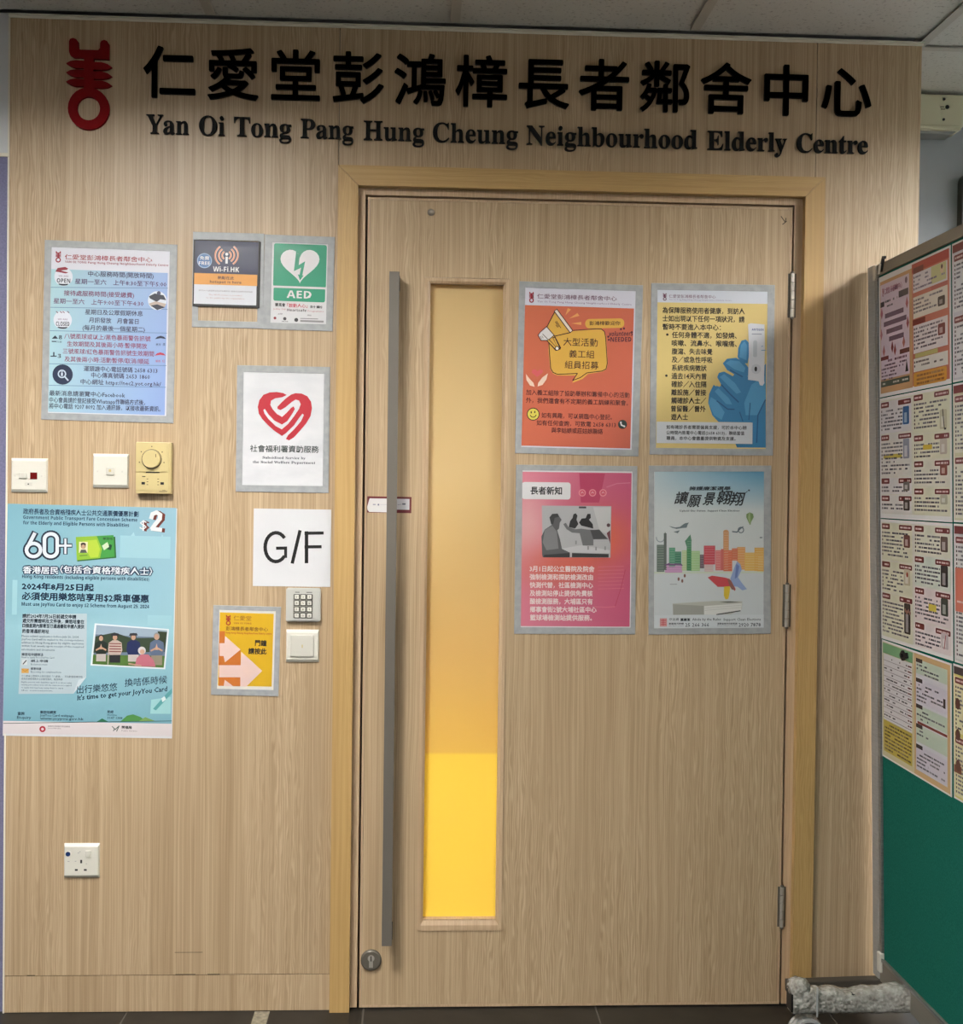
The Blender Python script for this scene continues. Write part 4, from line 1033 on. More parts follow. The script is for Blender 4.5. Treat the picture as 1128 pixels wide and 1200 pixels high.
# black and white photograph
A.poly([(222, 320), (680, 324), (672, 660), (226, 656)], (188, 188, 190), 4); A.poly([(560, 330), (676, 330), (674, 520), (600, 480)], (206, 206, 206), 5); A.rect(466, 326, 514, 338, (70, 70, 72), 5)
A.poly([(222, 640), (218, 520), (240, 476), (286, 446), (272, 396), (290, 374), (326, 372), (340, 396), (352, 412), (340, 430), (334, 470), (322, 480), (340, 540), (352, 600), (402, 620), (414, 656), (226, 656)], (96, 96, 98), 6)
A.poly([(272, 398), (290, 374), (326, 372), (334, 392), (306, 400), (296, 440), (282, 440)], (62, 62, 64), 7); A.poly([(240, 480), (290, 450), (320, 490), (330, 600), (250, 610), (226, 560)], (134, 134, 136), 7)
A.poly([(398, 460), (408, 420), (424, 400), (430, 376), (446, 370), (456, 386), (450, 412), (462, 440), (440, 470)], (44, 44, 46), 6)
A.poly([(362, 440), (380, 432), (396, 460), (440, 474), (480, 470), (520, 476), (600, 480), (640, 520), (660, 540), (560, 540), (560, 580), (490, 580), (470, 500), (420, 496), (384, 474)], (116, 116, 118), 7)
A.poly([(466, 430), (484, 404), (510, 402), (522, 374), (542, 374), (544, 400), (532, 412), (556, 440), (560, 470), (480, 450)], (30, 30, 32), 8)
A.poly([(540, 480), (600, 476), (650, 536), (560, 540)], (72, 72, 74), 8); A.poly([(350, 600), (480, 578), (668, 612), (666, 630), (400, 624)], (206, 206, 208), 8); A.poly([(236, 640), (400, 628), (660, 636), (660, 658), (230, 656)], (58, 58, 60), 8); A.rect(404, 624, 418, 656, (200, 200, 200), 9)
A.circ(660, 448, 12, (90, 60, 66), 9); A.poly([(648, 500), (672, 480), (672, 570)], (120, 60, 70), 9)
for a, b in ((440, 560), (520, 596), (572, 600), (632, 598)): A.rect(a, b - 12, a + 10, b + 12, (150, 150, 152), 9)
for k, (t, a1) in enumerate((('3月1日起公立醫院及院舍', 566), ('強制檢測和探訪檢測改由', 556), ('快測代替，社區檢測中心', 556), ('及檢測站停止提供免費核', 553), ('酸檢測服務，大埔區只有', 553), ('鄉事會街2號大埔社區中心', 578), ('籃球場檢測站提供服務。', 548))):
    A.text(t, 139, a1, 733 + k * 53, 36, (242, 226, 224), 5, bold=.025)
A.build(p)

r, p = framed('election_notice', (1.7560, 1.1708), (.3150, .4300), -.8, (1.7537, 1.1709), (.2820, .3985), 'white clean election poster with a watercolour skyline, book and paper bird', 'notice', y=OY)
A = Art(.2820, .3985, (66, 98), (785, 98), (60, 1122), PY)
def skybg(u, v):
    w = lerp((214, 220, 218), (206, 212, 216), v)
    return lerp(w, (96, 158, 194), max(0, 1 - v / .26) * (.25 + .75 * u))
A.grad(66, 98, 782, 1122, skybg, 1, 10, 24)
A.text('擁護廉潔選舉', 294, 566, 208, 24, (50, 60, 70), bold=.03, shear=.25)
for ch, a0, a1, b, h in (('讓', 203, 286, 270, 76), ('願', 288, 368, 290, 78), ('景', 390, 462, 276, 80), ('翱', 476, 568, 268, 86), ('翔', 566, 652, 278, 84)):
    A.text(ch, a0, a1, b, h, (30, 34, 40), bold=.018, shear=.28)
A.text(serif('Uphold Our Future, Support Clean Elections'), 230, 624, 353, 12, (60, 70, 80))
B_ = [(80, 130, 575, 755, (104, 120, 110)), (126, 144, 500, 740, (96, 104, 100)), (160, 200, 594, 720, (90, 156, 124)), (196, 240, 620, 720, (66, 132, 104)), (244, 276, 612, 745, (190, 208, 160)), (276, 306, 545, 745, (70, 142, 90)), (300, 362, 616, 748, (172, 208, 150)), (362, 390, 640, 730, (120, 100, 110)), (388, 462, 582, 705, (206, 84, 96)), (392, 450, 704, 752, (214, 190, 190)), (464, 500, 612, 744, (222, 130, 130)), (500, 518, 604, 744, (214, 110, 104)), (516, 552, 490, 750, (216, 158, 110)), (520, 574, 612, 750, (226, 120, 86)), (572, 610, 600, 680, (220, 124, 90)), (606, 660, 592, 740, (230, 168, 104)), (656, 724, 628, 748, (232, 190, 104)), (720, 782, 596, 750, (232, 182, 96)), (740, 782, 650, 752, (236, 204, 100)), (134, 246, 706, 758, (204, 150, 196))]
for k, (a0, a1, b0, b1, c) in enumerate(B_):
    A.rect(a0, b0, a1, b1, c, 2 + (k % 3)); 
    if a1 - a0 > 24:
        for q in range(int((b1 - b0) // 16)): A.line([(a0 + 5, b0 + 9 + q * 16), (a1 - 5, b0 + 9 + q * 16)], 2.2, lerp(c, (240, 236, 230), .45), 6)
A.poly([(130, 506), (135, 490), (142, 506)], (96, 104, 100), 3); A.poly([(264, 552), (300, 508), (308, 548), (300, 600), (280, 600)], (88, 140, 112), 5); A.circ(534, 492, 18, (216, 158, 110), 3, rb=14); A.poly([(124, 708), (160, 694), (240, 700), (252, 712)], (120, 84, 130), 6)
A.arc(104, 530, 26, 170, 350, 6, (150, 160, 168), 3)
A.rect(62, 752, 780, 764, (206, 216, 196), 2)
A.poly([(690, 446), (668, 398), (668, 376), (690, 364), (712, 374), (716, 396), (698, 430), (696, 444)], (122, 150, 96), 4); A.poly([(690, 446), (678, 400), (684, 368), (694, 366), (696, 420)], (160, 182, 128), 5)
A.poly([(160, 452), (200, 462), (232, 458), (262, 436), (290, 430), (282, 446), (276, 464), (250, 466), (210, 472), (180, 464)], (110, 124, 128), 4); A.poly([(188, 490), (210, 486), (232, 480), (218, 500)], (110, 124, 128), 4)
A.line([(576, 490), (606, 494), (628, 470), (646, 460)], 8, (96, 110, 122), 4); A.arc(632, 480, 18, 0, 360, 6, (96, 110, 122), 4, 14); A.circ(764, 530, 10, (110, 120, 128), 4, rb=4); A.circ(686, 220, 6, (60, 70, 80), 4); A.line([(664, 236), (676, 226)], 4, (60, 70, 80), 4)
A.poly([(412, 790), (440, 778), (520, 790), (556, 800), (580, 836), (596, 868), (590, 880), (560, 850), (520, 852), (478, 852)], (204, 74, 82), 7); A.poly([(520, 850), (560, 848), (556, 890), (548, 930), (530, 936), (518, 910)], (226, 196, 64), 7); A.poly([(540, 800), (572, 810), (592, 874), (570, 870), (556, 846)], (150, 96, 90), 8)
A.poly([(560, 800), (590, 720), (606, 684), (628, 706), (636, 740), (612, 790), (636, 826), (670, 868), (640, 876), (608, 852), (586, 850)], (150, 170, 214), 8); A.poly([(600, 700), (620, 716), (606, 790), (590, 800)], (112, 132, 190), 9)
for a, b in ((222, 800), (246, 812), (262, 778)): A.circ(a, b, 7, (130, 90, 80), 4, rb=12)
A.line([(166, 834), (212, 834)], 3, (130, 130, 130), 4)
A.poly([(182, 960), (460, 944), (640, 948), (636, 1000), (560, 1034), (184, 1034)], (190, 190, 180), 3); A.poly([(184, 964), (388, 976), (388, 1034), (186, 1034)], (164, 164, 156), 4); A.poly([(388, 978), (636, 960), (632, 1008), (470, 1036), (388, 1034)], (226, 226, 222), 4); A.line([(392, 992), (630, 974)], 2, (180, 180, 176), 5); A.line([(392, 1006), (630, 988)], 2, (180, 180, 176), 5); A.line([(470, 1034), (626, 1010)], 7, (60, 60, 62), 6); A.poly([(486, 950), (540, 956), (630, 954), (560, 948)], (80, 84, 80), 5)
A.rect(62, 1036, 780, 1122, (214, 220, 224), 7)
A.rect(98, 1056, 144, 1110, (214, 150, 150), 8); A.line([(104, 1070), (138, 1070)], 4, (200, 70, 80), 9); A.line([(120, 1060), (120, 1104)], 4, (200, 70, 80), 9); A.line([(104, 1096), (138, 1096)], 4, (200, 70, 80), 9); A.line([(106, 1084), (136, 1084)], 3, (200, 70, 80), 9)
A.text('守法規', 158, 222, 1064, 17, (56, 60, 66), 8, bold=.01); A.text('重廉潔', 232, 296, 1066, 17, (40, 44, 50), 8, bold=.04); A.text('Abide by the Rules', 310, 498, 1064, 17, (50, 54, 60), 8, bold=.012); A.text('Support Clean Elections', 514, 760, 1066, 17, (50, 54, 60), 8, bold=.012)
A.text('舉報貪污熱線', 156, 254, 1092, 12, (40, 44, 50), 8, bold=.02); A.text('ICAC Report Corruption', 156, 254, 1106, 7, (80, 84, 90), 8); A.text('25 266 366', 264, 420, 1100, 24, (50, 60, 70), 8, bold=.012)
A.text('選舉查詢及投訴熱線', 474, 606, 1094, 12, (40, 44, 50), 8, bold=.02); A.text('Election Enquiry Hotline', 474, 606, 1107, 7, (80, 84, 90), 8); A.text('2920 7878', 614, 760, 1102, 24, (50, 60, 70), 8, bold=.012)
A.build(p)

# --- push/pull label behind the handle --------------------------------------
r = sheet_root('door_label', .9403, 1.2762, .3, 'small white label with dark red border behind the pull handle', 'label', y=DY)
paper(r, .1108, .0408, y=-.0001, t=.0008)
A = Art(.1108, .0408, (244, 268), (908, 268), (244, 522), -.0011)
A.full((112, 30, 38), 1); A.rect(278, 300, 878, 470, (222, 220, 228), 2); A.poly([(244, 436), (270, 330), (280, 300), (560, 300), (560, 516), (276, 512), (250, 480)], (236, 234, 234), 3)
A.rect(330, 386, 372, 406, (176, 176, 192), 4); A.rect(402, 384, 424, 410, (120, 122, 150), 4); A.rect(440, 390, 540, 396, (196, 194, 206), 4); A.rect(770, 368, 820, 392, (110, 112, 132), 4); A.line([(700, 395), (760, 385)], 5, (130, 130, 150), 4)
A.build(r)
# ------------------------------------------------------------------ wall fittings
def plate(name, cx, cz, w, h, label, cat, t=0.009, mat='plastic', bev=0.003, nm='plate', rise=None):
    r = empty(name, (cx, 0, cz), label, cat)
    bm = bmesh.new(); box(bm, -w / 2, w / 2, -t * .45, 0, -h / 2, h / 2)
    # domed face: sloped shoulders up to a flat field
    s_ = rise or .007
    A0 = [bm.verts.new((x, -t * .45, z)) for x, z in ((-w / 2, -h / 2), (w / 2, -h / 2), (w / 2, h / 2), (-w / 2, h / 2))]
    B0 = [bm.verts.new((x, -t, z)) for x, z in ((-w / 2 + s_ * .35, -h / 2 + s_), (w / 2 - s_ * .35, -h / 2 + s_), (w / 2 - s_ * .35, h / 2 - s_), (-w / 2 + s_ * .35, h / 2 - s_))]
    for i in range(4): bm.faces.new((A0[i], A0[(i + 1) % 4], B0[(i + 1) % 4], B0[i]))
    bm.faces.new(B0)
    bmesh.ops.remove_doubles(bm, verts=bm.verts, dist=1e-6)
    mesh_obj(nm, bm, mat, r)
    return r
def pb(name, mat, par, x0, x1, z0, z1, y0, y1, bev=0.0):
    bm = bmesh.new(); box(bm, x0, x1, -y1, -y0, z0, z1, bev=bev); return mesh_obj(name, bm, mat, par)

r = plate('wall_switch', .0545, 1.3384, .0875, .0835, 'white switch plate with a dark red square indicator, nearest the left edge', 'switch')
pb('rocker', 'plastic_d', r, -.0235, -.0045, -.008, .006, .0088, .0125, .001)
pb('indicator', 'redwin', r, .0035, .0205, -.010, .007, .0088, .0110, .0008)
pb('slot', 'dark', r, -.0025, .0005, -.0235, -.0205, .0089, .0095)
pb('key_badge', 'plastic_d', r, -.010, .0085, -.0265, -.018, .0088, .0092)
for x in (-.033, .031): pb('screw_cap', 'plastic_d', r, x - .002, x + .002, -.004, 0, .0089, .0094)
r = plate('wall_switch', .2525, 1.3521, .0868, .0838, 'white switch plate with one small square rocker beside the cream thermostat', 'switch')
pb('rocker', 'plastic_d', r, -.010, .0105, -.0105, .0085, .0088, .0130, .0015)
pb('rocker_mark', 'cream', r, -.003, .003, -.003, .003, .0130, .0133)
for x in (-.031, .029): pb('screw_cap', 'plastic_d', r, x - .002, x + .002, -.004, 0, .0089, .0094)

# thermostat
r = empty('thermostat', (.3604, 0, 1.3602), 'cream thermostat with a round dial beside the white switch', 'thermostat')
bm = bmesh.new(); box(bm, -.043, .043, -.022, 0, -.0635, .0635, bev=.002); mesh_obj('body', bm, 'cream', r)
bm = bmesh.new(); prism(bm, [(-.0425, -.009), (.036, -.009), (.036, .060), (-.0425, .060)], -.0245, -.0221); mesh_obj('upper_cover', bm, 'cream_d', r)
bm = bmesh.new(); prism(bm, [(-.0425, -.054), (.036, -.054), (.036, -.012), (-.0425, -.012)], -.0240, -.0221); mesh_obj('lower_cover', bm, 'cream_d', r)
bm = bmesh.new(); cyl(bm, (-.004, -.0245, .0215), (-.004, -.026, .0215), .0245, 36); mesh_obj('dial_well', bm, 'brass_dk', r)
bm = bmesh.new(); cyl(bm, (-.004, -.026, .0220), (-.004, -.034, .0220), .0228, 36, r2=.0212); mesh_obj('dial', bm, 'cream_d', r)
pb('pointer', 'brass_dk', r, .007, .0085, .026, .034, .034, .0343)
for a in (90, 145, 35, 195, -15):
    x, z = -.004 + .031 * math.cos(math.radians(a)), .0215 + .031 * math.sin(math.radians(a))
    pb('dial_mark', 'brass_dk', r, x - .0012, x + .0012, z - .0014, z + .0014, .0245, .0248)
pb('vent_slot', 'dark', r, -.018, .015, -.0125, -.0102, .0221, .0246)
for x in (-.024, .022):
    pb('slide_switch', 'dark', r, x - .004, x + .004, -.041, -.035, .0240, .0262)
    for k in range(3): pb('legend', 'brass_dk', r, (x + .008 if x < 0 else x - .012), (x + .012 if x < 0 else x - .008), -.028 - k * .007, -.0265 - k * .007, .0240, .0243)
pb('legend', 'brass_dk', r, -.027, -.019, -.0225, -.0205, .0240, .0243)
pb('legend', 'brass_dk', r, .014, .034, -.0585, -.0570, .0218, .0223)
pb('legend', 'brass_dk', r, .022, .030, -.0555, -.0545, .0218, .0223)

# keypad
r = empty('keypad', (.7294, 0, 1.0240), 'pale grey door entry keypad just below the G/F sheet', 'keypad')
bm = bmesh.new(); pts = rrect(0, 0, .0852, .0835, .005, 4); prism(bm, pts, -.014, 0)
bmesh.ops.bevel(bm, geom=[e_ for e_ in bm.edges if abs(e_.verts[0].co.y + .014) < 1e-6 and abs(e_.verts[1].co.y + .014) < 1e-6], offset=.003, segments=2, affect='EDGES')
mesh_obj('housing', bm, 'keypad_grey', r)
pb('keypad_panel', 'keypad_panel', r, -.0245, .0245, -.0325, .0265, .014, .0148)
lab = '123456789*0#'
for k in range(12):
    x = -.0155 + .0157 * (k % 3); z = .0205 - .0155 * (k // 3)
    b_ = empty('key', (x, -.0148, z)); b_.parent = r
    pb('key_rim', 'dark', b_, -.0068, .0068, -.0066, .0066, 0, .0008)
    bm = bmesh.new(); box(bm, -.0054, .0054, -.0034, -.0006, -.0052, .0052, bev=.0012); mesh_obj('key_cap', bm, 'key_cap', b_)
    V, F, W = layout(lab[k]); a0, a1 = _w(V)
    bm = bmesh.new(); vs = [bm.verts.new(((v[0] - (a0 + a1) / 2) * .0075, -.0036, (v[1] - .35) * .0075)) for v in V]
    for f in F: bm.faces.new([vs[i] for i in f])
    mesh_obj('numeral', bm, 'brass_dk', b_)
for x0, x1 in ((-.020, -.009), (.008, .022)): pb('status_light', 'dark', r, x0, x1, .031, .0325, .0139, .0146)

# doorbell push
r = plate('bell_push', .7284, .9210, .0815, .0805, 'white doorbell switch with a wide square rocker below the keypad', 'switch')
pb('rocker', 'plastic_d', r, -.0295, .0285, -.0265, .0285, .0088, .0135, .0025)
pb('bell_mark', 'cream', r, -.0015, .0015, -.004, .004, .0135, .0138)

# socket
r = plate('wall_socket', .1885, .3827, .0862, .0848, 'white single power socket low on the wall with a blue dot', 'socket')
bm = bmesh.new(); cyl(bm, (-.0325, -.009, .0175), (-.0325, -.0096, .0175), .0078, 20); mesh_obj('sticker_rim', bm, 'plastic', r)
bm = bmesh.new(); cyl(bm, (-.0325, -.0096, .0175), (-.0325, -.0100, .0175), .0058, 20); mesh_obj('blue_sticker', bm, 'bluecap', r)
pb('rocker', 'plastic', r, .0105, .0235, .0105, .0265, .0089, .0128, .0012)
pb('earth_hole', 'dark', r, -.0025, .0022, -.0055, .0030, .0085, .0093)
pb('live_hole', 'dark', r, -.0155, -.0085, -.0245, -.0200, .0085, .0093)
pb('neutral_hole', 'dark', r, .0065, .0135, -.0245, -.0200, .0085, .0093)
for x, z, w_ in ((-.0070, .0200, .005), (-.0035, .0235, .004), (-.031, -.0010, .005), (-.0140, -.0005, .004), (.0125, -.0070, .003)): pb('legend', 'legend_grey', r, x - w_ / 2, x + w_ / 2, z - .0008, z + .0008, .0089, .0092)

# strip of tape on the floor
r = obox('floor_tape', 'tape', None, .6185, .6560, -.20, -.003, 0.0001, 0.0006); tag(r, 'worn beige strip of tape on the dark floor left of the door', 'tape')

# ------------------------------------------------------------------ fittings in the passage
r = empty('cable_box', (2.492, FY, 2.428), 'cream boxed cover on the far wall under the ceiling, right', 'cable cover')
bm = bmesh.new(); box(bm, -.20, .070, -.07, 0, -.052, .040, bev=.003); mesh_obj('cover', bm, 'box_cream', r)
bm = bmesh.new(); box(bm, -.20, .062, -.076, -.004, -.062, -.0515, bev=.002); mesh_obj('lower_lip', bm, 'box_cream', r)
bm = bmesh.new(); prism(bm, [(-.20, -.062), (.054, -.062), (.044, -.070), (-.20, -.071)], -.060, -.002); mesh_obj('underside', bm, 'rack_pale', r)
for z in (.026, -.032):
    bm = bmesh.new(); cyl(bm, (.012, -.0705, z), (.012, -.073, z), .0038, 12); mesh_obj('screw', bm, 'dark', r)
bm = bmesh.new(); cyl(bm, (.022, -.0705, .004), (.022, -.072, .004), .0058, 14); mesh_obj('lens', bm, 'dark', r)
pb('legend', 'brass_dk', r, .002, .013, .003, .0055, .0702, .0708); pb('legend', 'brass_dk', r, .004, .016, -.0035, -.001, .0702, .0708)
bm = bmesh.new(); box(bm, .071, .30, -.05, 0, -.03, .040, bev=.003)
r2 = mesh_obj('conduit_trunk', bm, 'white_wall', None, loc=(2.492, FY, 2.428)); tag(r2, 'pale trunking beside the cream cover under the ceiling', 'trunking')

r = empty('wall_rack', (2.80, FY, 1.90), 'dark grey round-cornered metal frame on the far wall, right edge', 'frame')
bm = bmesh.new()
OP = rrect(0, 0, .44, .72, .03, 5); IP = rrect(0, 0, .40, .68, .018, 5)
n = len(OP)
Vo = [[bm.verts.new((q[0], y_, q[1])) for q in OP] for y_ in (0, -.035)]; Vi = [[bm.verts.new((q[0], y_, q[1])) for q in IP] for y_ in (0, -.035)]
for i in range(n):
    j = (i + 1) % n
    for f in ((Vo[0][i], Vo[0][j], Vo[1][j], Vo[1][i]), (Vo[1][i], Vo[1][j], Vi[1][j], Vi[1][i]), (Vi[1][i], Vi[1][j], Vi[0][j], Vi[0][i]), (Vi[0][i], Vi[0][j], Vo[0][j], Vo[0][i])): bm.faces.new(f)
mesh_obj('outer_frame', bm, 'rack_grey', r)
obox('back_panel', 'rack_pale', r, -.20, .20, -.006, -.001, -.34, .34)
bm = bmesh.new(); OP = rrect(0, 0, .372, .62, .012, 4); prism(bm, OP, -.016, -.007); mesh_obj('inner_door', bm, 'rack_grey', r)
obox('inner_panel', 'rack_pale', r, -.165, .165, -.020, -.0165, -.285, .285)

# ------------------------------------------------------------------ green notice board on a stand
KX = 0.026
def bx(z): return 2.159 + KX * (1.25 - z)
up = Vector((-KX, 0, 1)).normalized(); ax = Vector((0, -1, 0)); ny = ax.cross(up) * -1   # local z, x, y
ny = up.cross(ax)
BM = Matrix(((ax.x, ny.x, up.x), (ax.y, ny.y, up.y), (ax.z, ny.z, up.z)))
def board_root(name, yy, z, out=0.0, **k):
    """empty whose local x runs along the board towards the viewer, -y out of its face"""
    o = bpy.data.objects.new(name, None); o.empty_display_size = .05
    P_ = Vector((bx(z), yy, z)) - ny * out
    o.matrix_world = Matrix.Translation(P_) @ BM.to_4x4()
    link(o); tag(o, **k); return o
nb = board_root('notice_board', -.085, 1.0, label='green felt notice board in an aluminium stand on castors, at the right', cat='notice board')
BL_, BT, BB = 1.80, .884, -.862
def bd(name, mat, x0, x1, y0, y1, z0, z1, bev=0.0, par=None): return obox(name, mat, par or nb, x0, x1, y0, y1, z0, z1, bev=bev)
bd('felt_panel', 'green', .012, BL_ - .012, .0, .018, BB + .02, BT - .02)
bd('frame_rail', 'alu_dk', -.004, BL_ + .004, -.006, .024, BT - .027, BT, .002)
bd('frame_rail', 'alu_dk', -.004, BL_ + .004, -.006, .024, BB - .040, BB + .020, .002)
bd('rail_lip', 'alu', .010, BL_ - .01, -.009, -.0055, BB + .014, BB + .022)
bd('frame_stile', 'alu', -.006, .010, -.006, .024, BB + .0205, BT - .0275, .0015)
bd('frame_stile', 'alu', BL_ - .010, BL_ + .006, -.006, .024, BB + .0205, BT - .0275, .0015)
bd('corner_cap', 'plastic', -.0075, .014, -.012, .0, BB - .014, BB + .034, .002)
bd('corner_cap', 'plastic_d', -.0075, .010, -.010, .0, BT - .036, BT + .001, .002)
for x in (-.069, BL_ + .010):
    bm = bmesh.new(); prism(bm, [(x + q[0], q[1]) for q in rrect(.026, .012, .052, .024, .010, 4)], 0, 1)
    # upright: rounded section swept along z
    for v in bm.verts: v.co = Vector((v.co.x, v.co.z - .002, (BT + .005) if v.co.y > .5 else -.905))
    mesh_obj('upright', bm, 'alu_up', nb)
bd('pivot', 'alu_dk', -.022, -.005, .004, .016, -.02, .02)
bd('foot_bar', 'foot_steel', -.047, -.017, -.235, .235, -.935, -.905, .003)
bd('foot_bar', 'alu_dk', BL_ + .017, BL_ + .047, -.235, .235, -.935, -.905, .003)
for x in (-.032, BL_ + .032):
    for y_ in (-.20, .20):
        c_ = empty('castor', (x, y_, -.9355)); c_.parent = nb
        bm = bmesh.new(); cyl(bm, (0, 0, 0), (0, 0, -.012), .012, 16); box(bm, -.013, .013, -.014, .014, -.022, -.012, bev=.002); mesh_obj('fork', bm, 'steel_dk', c_)
        bm = bmesh.new(); cyl(bm, (-.009, 0, -.037), (.009, 0, -.037), .0265, 24); mesh_obj('wheel', bm, 'dark', c_)
# small clip on the top rail, a magnet below
cl = board_root('rail_clip', -.155, 1.876, .012, label='small dark and white clip on the top rail of the board', cat='clip')
bm = bmesh.new(); prism(bm, [(-.012, -.016), (-.006, -.018), (.010, .010), (.018, .010), (.020, .016), (.008, .018), (.002, .012)], -.006, 0); mesh_obj('hook', bm, 'dark', cl)
bm = bmesh.new(); prism(bm, [(-.014, -.022), (-.005, -.022), (.002, .000), (-.006, .002)], -.009, -.0062); mesh_obj('clip_tip', bm, 'plastic', cl)

# newsletter sheets pinned in two columns
def dash(A, a0, a1, b, h=1.1, c=(90, 88, 100), l=4, fill=.8):
    a = a0
    while a < a1:
        w = random.uniform(1.2, 5.5)
        if random.random() < fill: A.rect(a, b - h / 2, min(a + w, a1), b + h / 2, lerp(c, (225, 225, 225), random.uniform(.0, .35)), l)
        a += w + random.uniform(.3, 1.0)
def block(A, a0, a1, b0, b1, bgc, hdr=None, pic=None, c=(84, 82, 98), step=2.1, ind=True, tabr=True):
    A.rect(a0, b0, a1, b1, lerp(bgc, (250, 250, 250), .35), 2)
    b = b0 + 2.0
    if hdr:
        A.rect(a0 + .6, b0 + .4, a0 + 13, b0 + 3.6, hdr, 4, r=.8)
        if tabr: A.rect(a1 - 19, b0 + .6, a1 - .4, b0 + 3.4, hdr, 4, r=.8); dash(A, a1 - 17, a1 - 2, b0 + 2, 1.0, (210, 180, 180), 6, .9)
        dash(A, a0 + 2, a0 + 11, b0 + 2, 1.0, (220, 190, 190), 6, .9); b = b0 + 5.6
    while b < b1 - 1.4:
        if ind: A.rect(a0 + 1, b - .6, a0 + 2.4, b + .6, (90, 70, 80), 4)
        dash(A, a0 + 3.4, a1 - (13 if pic and pic[0] < b < pic[1] else random.choice((3, 6, 14, 24))), b, 1.0, c)
        b += step
    if pic: 
        A.rect(a1 - 12, pic[0], a1 - 3, pic[1], pic[2], 5, r=1); A.rect(a1 - 10, pic[0] + (pic[1] - pic[0]) * .35, a1 - 6, pic[1] - 1, lerp(pic[2], (240, 240, 240), .55), 6)
MR = (118, 40, 48); PB = (212, 208, 224); YB2 = (214, 214, 178); CR = (222, 218, 200); MI = (196, 214, 198)
def sheet(yy, ztop, w, h, label, draw, name='newsletter_sheet', rot=0.0):
    r = board_root(name, yy - w / 2, ztop - h / 2, .001, label=label, cat='newsletter', group='newsletter sheets on the green board')
    if rot: r.matrix_world = r.matrix_world @ Matrix.Rotation(math.radians(rot), 4, 'Y')
    p = paper(r, w, h, y=0, t=.0008)
    A = Art(w, h, (0, 0), (100, 0), (0, 70), -.0010, step=.0002)
    A.full((236, 236, 238), 0); draw(A); A.build(p); return r
def d11(A):
    A.rect(2, 3, 50, 68, (210, 164, 118), 1); A.rect(50, 1.2, 98.5, 67.5, (206, 120, 100), 1)
    A.rect(3, 5, 46, 60, (222, 204, 222), 2); A.emblem(7, 9.5, 2, 5, RED, 4); A.text('仁愛堂 長者鄰舍中心', 9, 36, 9.5, 3.4, (170, 80, 120), 4, bold=.01); A.circ(42, 8, 1.8, (120, 90, 110), 4)
    A.rect(31, 12.6, 45, 16.2, (60, 52, 70), 4); A.rect(3, 15, 9, 18, (60, 52, 70), 4); dash(A, 10, 29, 15.6, 1.2); dash(A, 10, 22, 18.4, 1.0)
    for k, (a0, a1) in enumerate(((10, 38), (8, 42), (12, 36), (16, 38))): A.rect(a0, 22.5 + k * 4.6, a1, 25.2 + k * 4.6, (124, 98, 120), 4)
    for a, b, c in ((5, 22, (190, 110, 130)), (43, 21, (196, 120, 130)), (4, 34, (200, 130, 140)), (44, 32, (180, 100, 110)), (21, 43, (150, 60, 70)), (25, 45, (170, 80, 80)), (8, 44, (196, 120, 120)), (38, 42, (200, 120, 110))): A.poly([(a - 2, b), (a, b - 4), (a + 2, b), (a, b + 3)], c, 5)
    A.rect(3, 46.8, 15, 49, MR, 4); A.rect(32, 45.4, 46, 48, (110, 60, 60), 4); dash(A, 14, 42, 49.8, 1.3, (110, 60, 90))
    for k in range(5): dash(A, 4, 42 - k * 5, 52.2 + k * 2.0, 1.0, (100, 70, 96))
    A.poly([(40, 58.5), (42, 52), (44.5, 58.5)], (30, 28, 36), 5); A.rect(3, 61, 46, 64.4, (74, 88, 78), 4); dash(A, 6, 44, 62.7, 1.0, (190, 196, 190), 6)
    A.rect(50, 1.2, 98.5, 6.0, (182, 66, 62), 3); A.rect(52, 3.6, 66, 6.8, (120, 40, 50), 4)
    block(A, 51.5, 96.5, 6.8, 17, (216, 206, 220), None, None, (120, 110, 140)); A.rect(76, 7, 95, 16, (206, 204, 150), 3); A.circ(90, 10, 2.4, (226, 200, 170), 5); A.circ(90, 9, 1.2, (90, 60, 50), 6)
    A.rect(76, 17.2, 96.5, 19.2, (190, 100, 90), 4); block(A, 51.5, 96.5, 19.4, 31, (222, 208, 190), None, (24, 29, (60, 44, 40)), (110, 100, 110))
    A.rect(51, 31.6, 68, 34.6, (130, 44, 44), 4); block(A, 51.5, 96.5, 34.8, 50, (220, 206, 210), None, (38, 44, (130, 60, 60)), (110, 96, 110)); A.rect(54, 50.2, 84, 52.6, (200, 190, 120), 4)
    block(A, 51.5, 96.5, 52.8, 60, (216, 210, 200), None, None, (110, 100, 100)); A.rect(51.5, 60.4, 95, 68, (222, 158, 62), 4, r=1.5)
    for k in range(3): dash(A, 56, 92, 62.3 + k * 2.1, 1.2, (150, 90, 30), 6, .9)
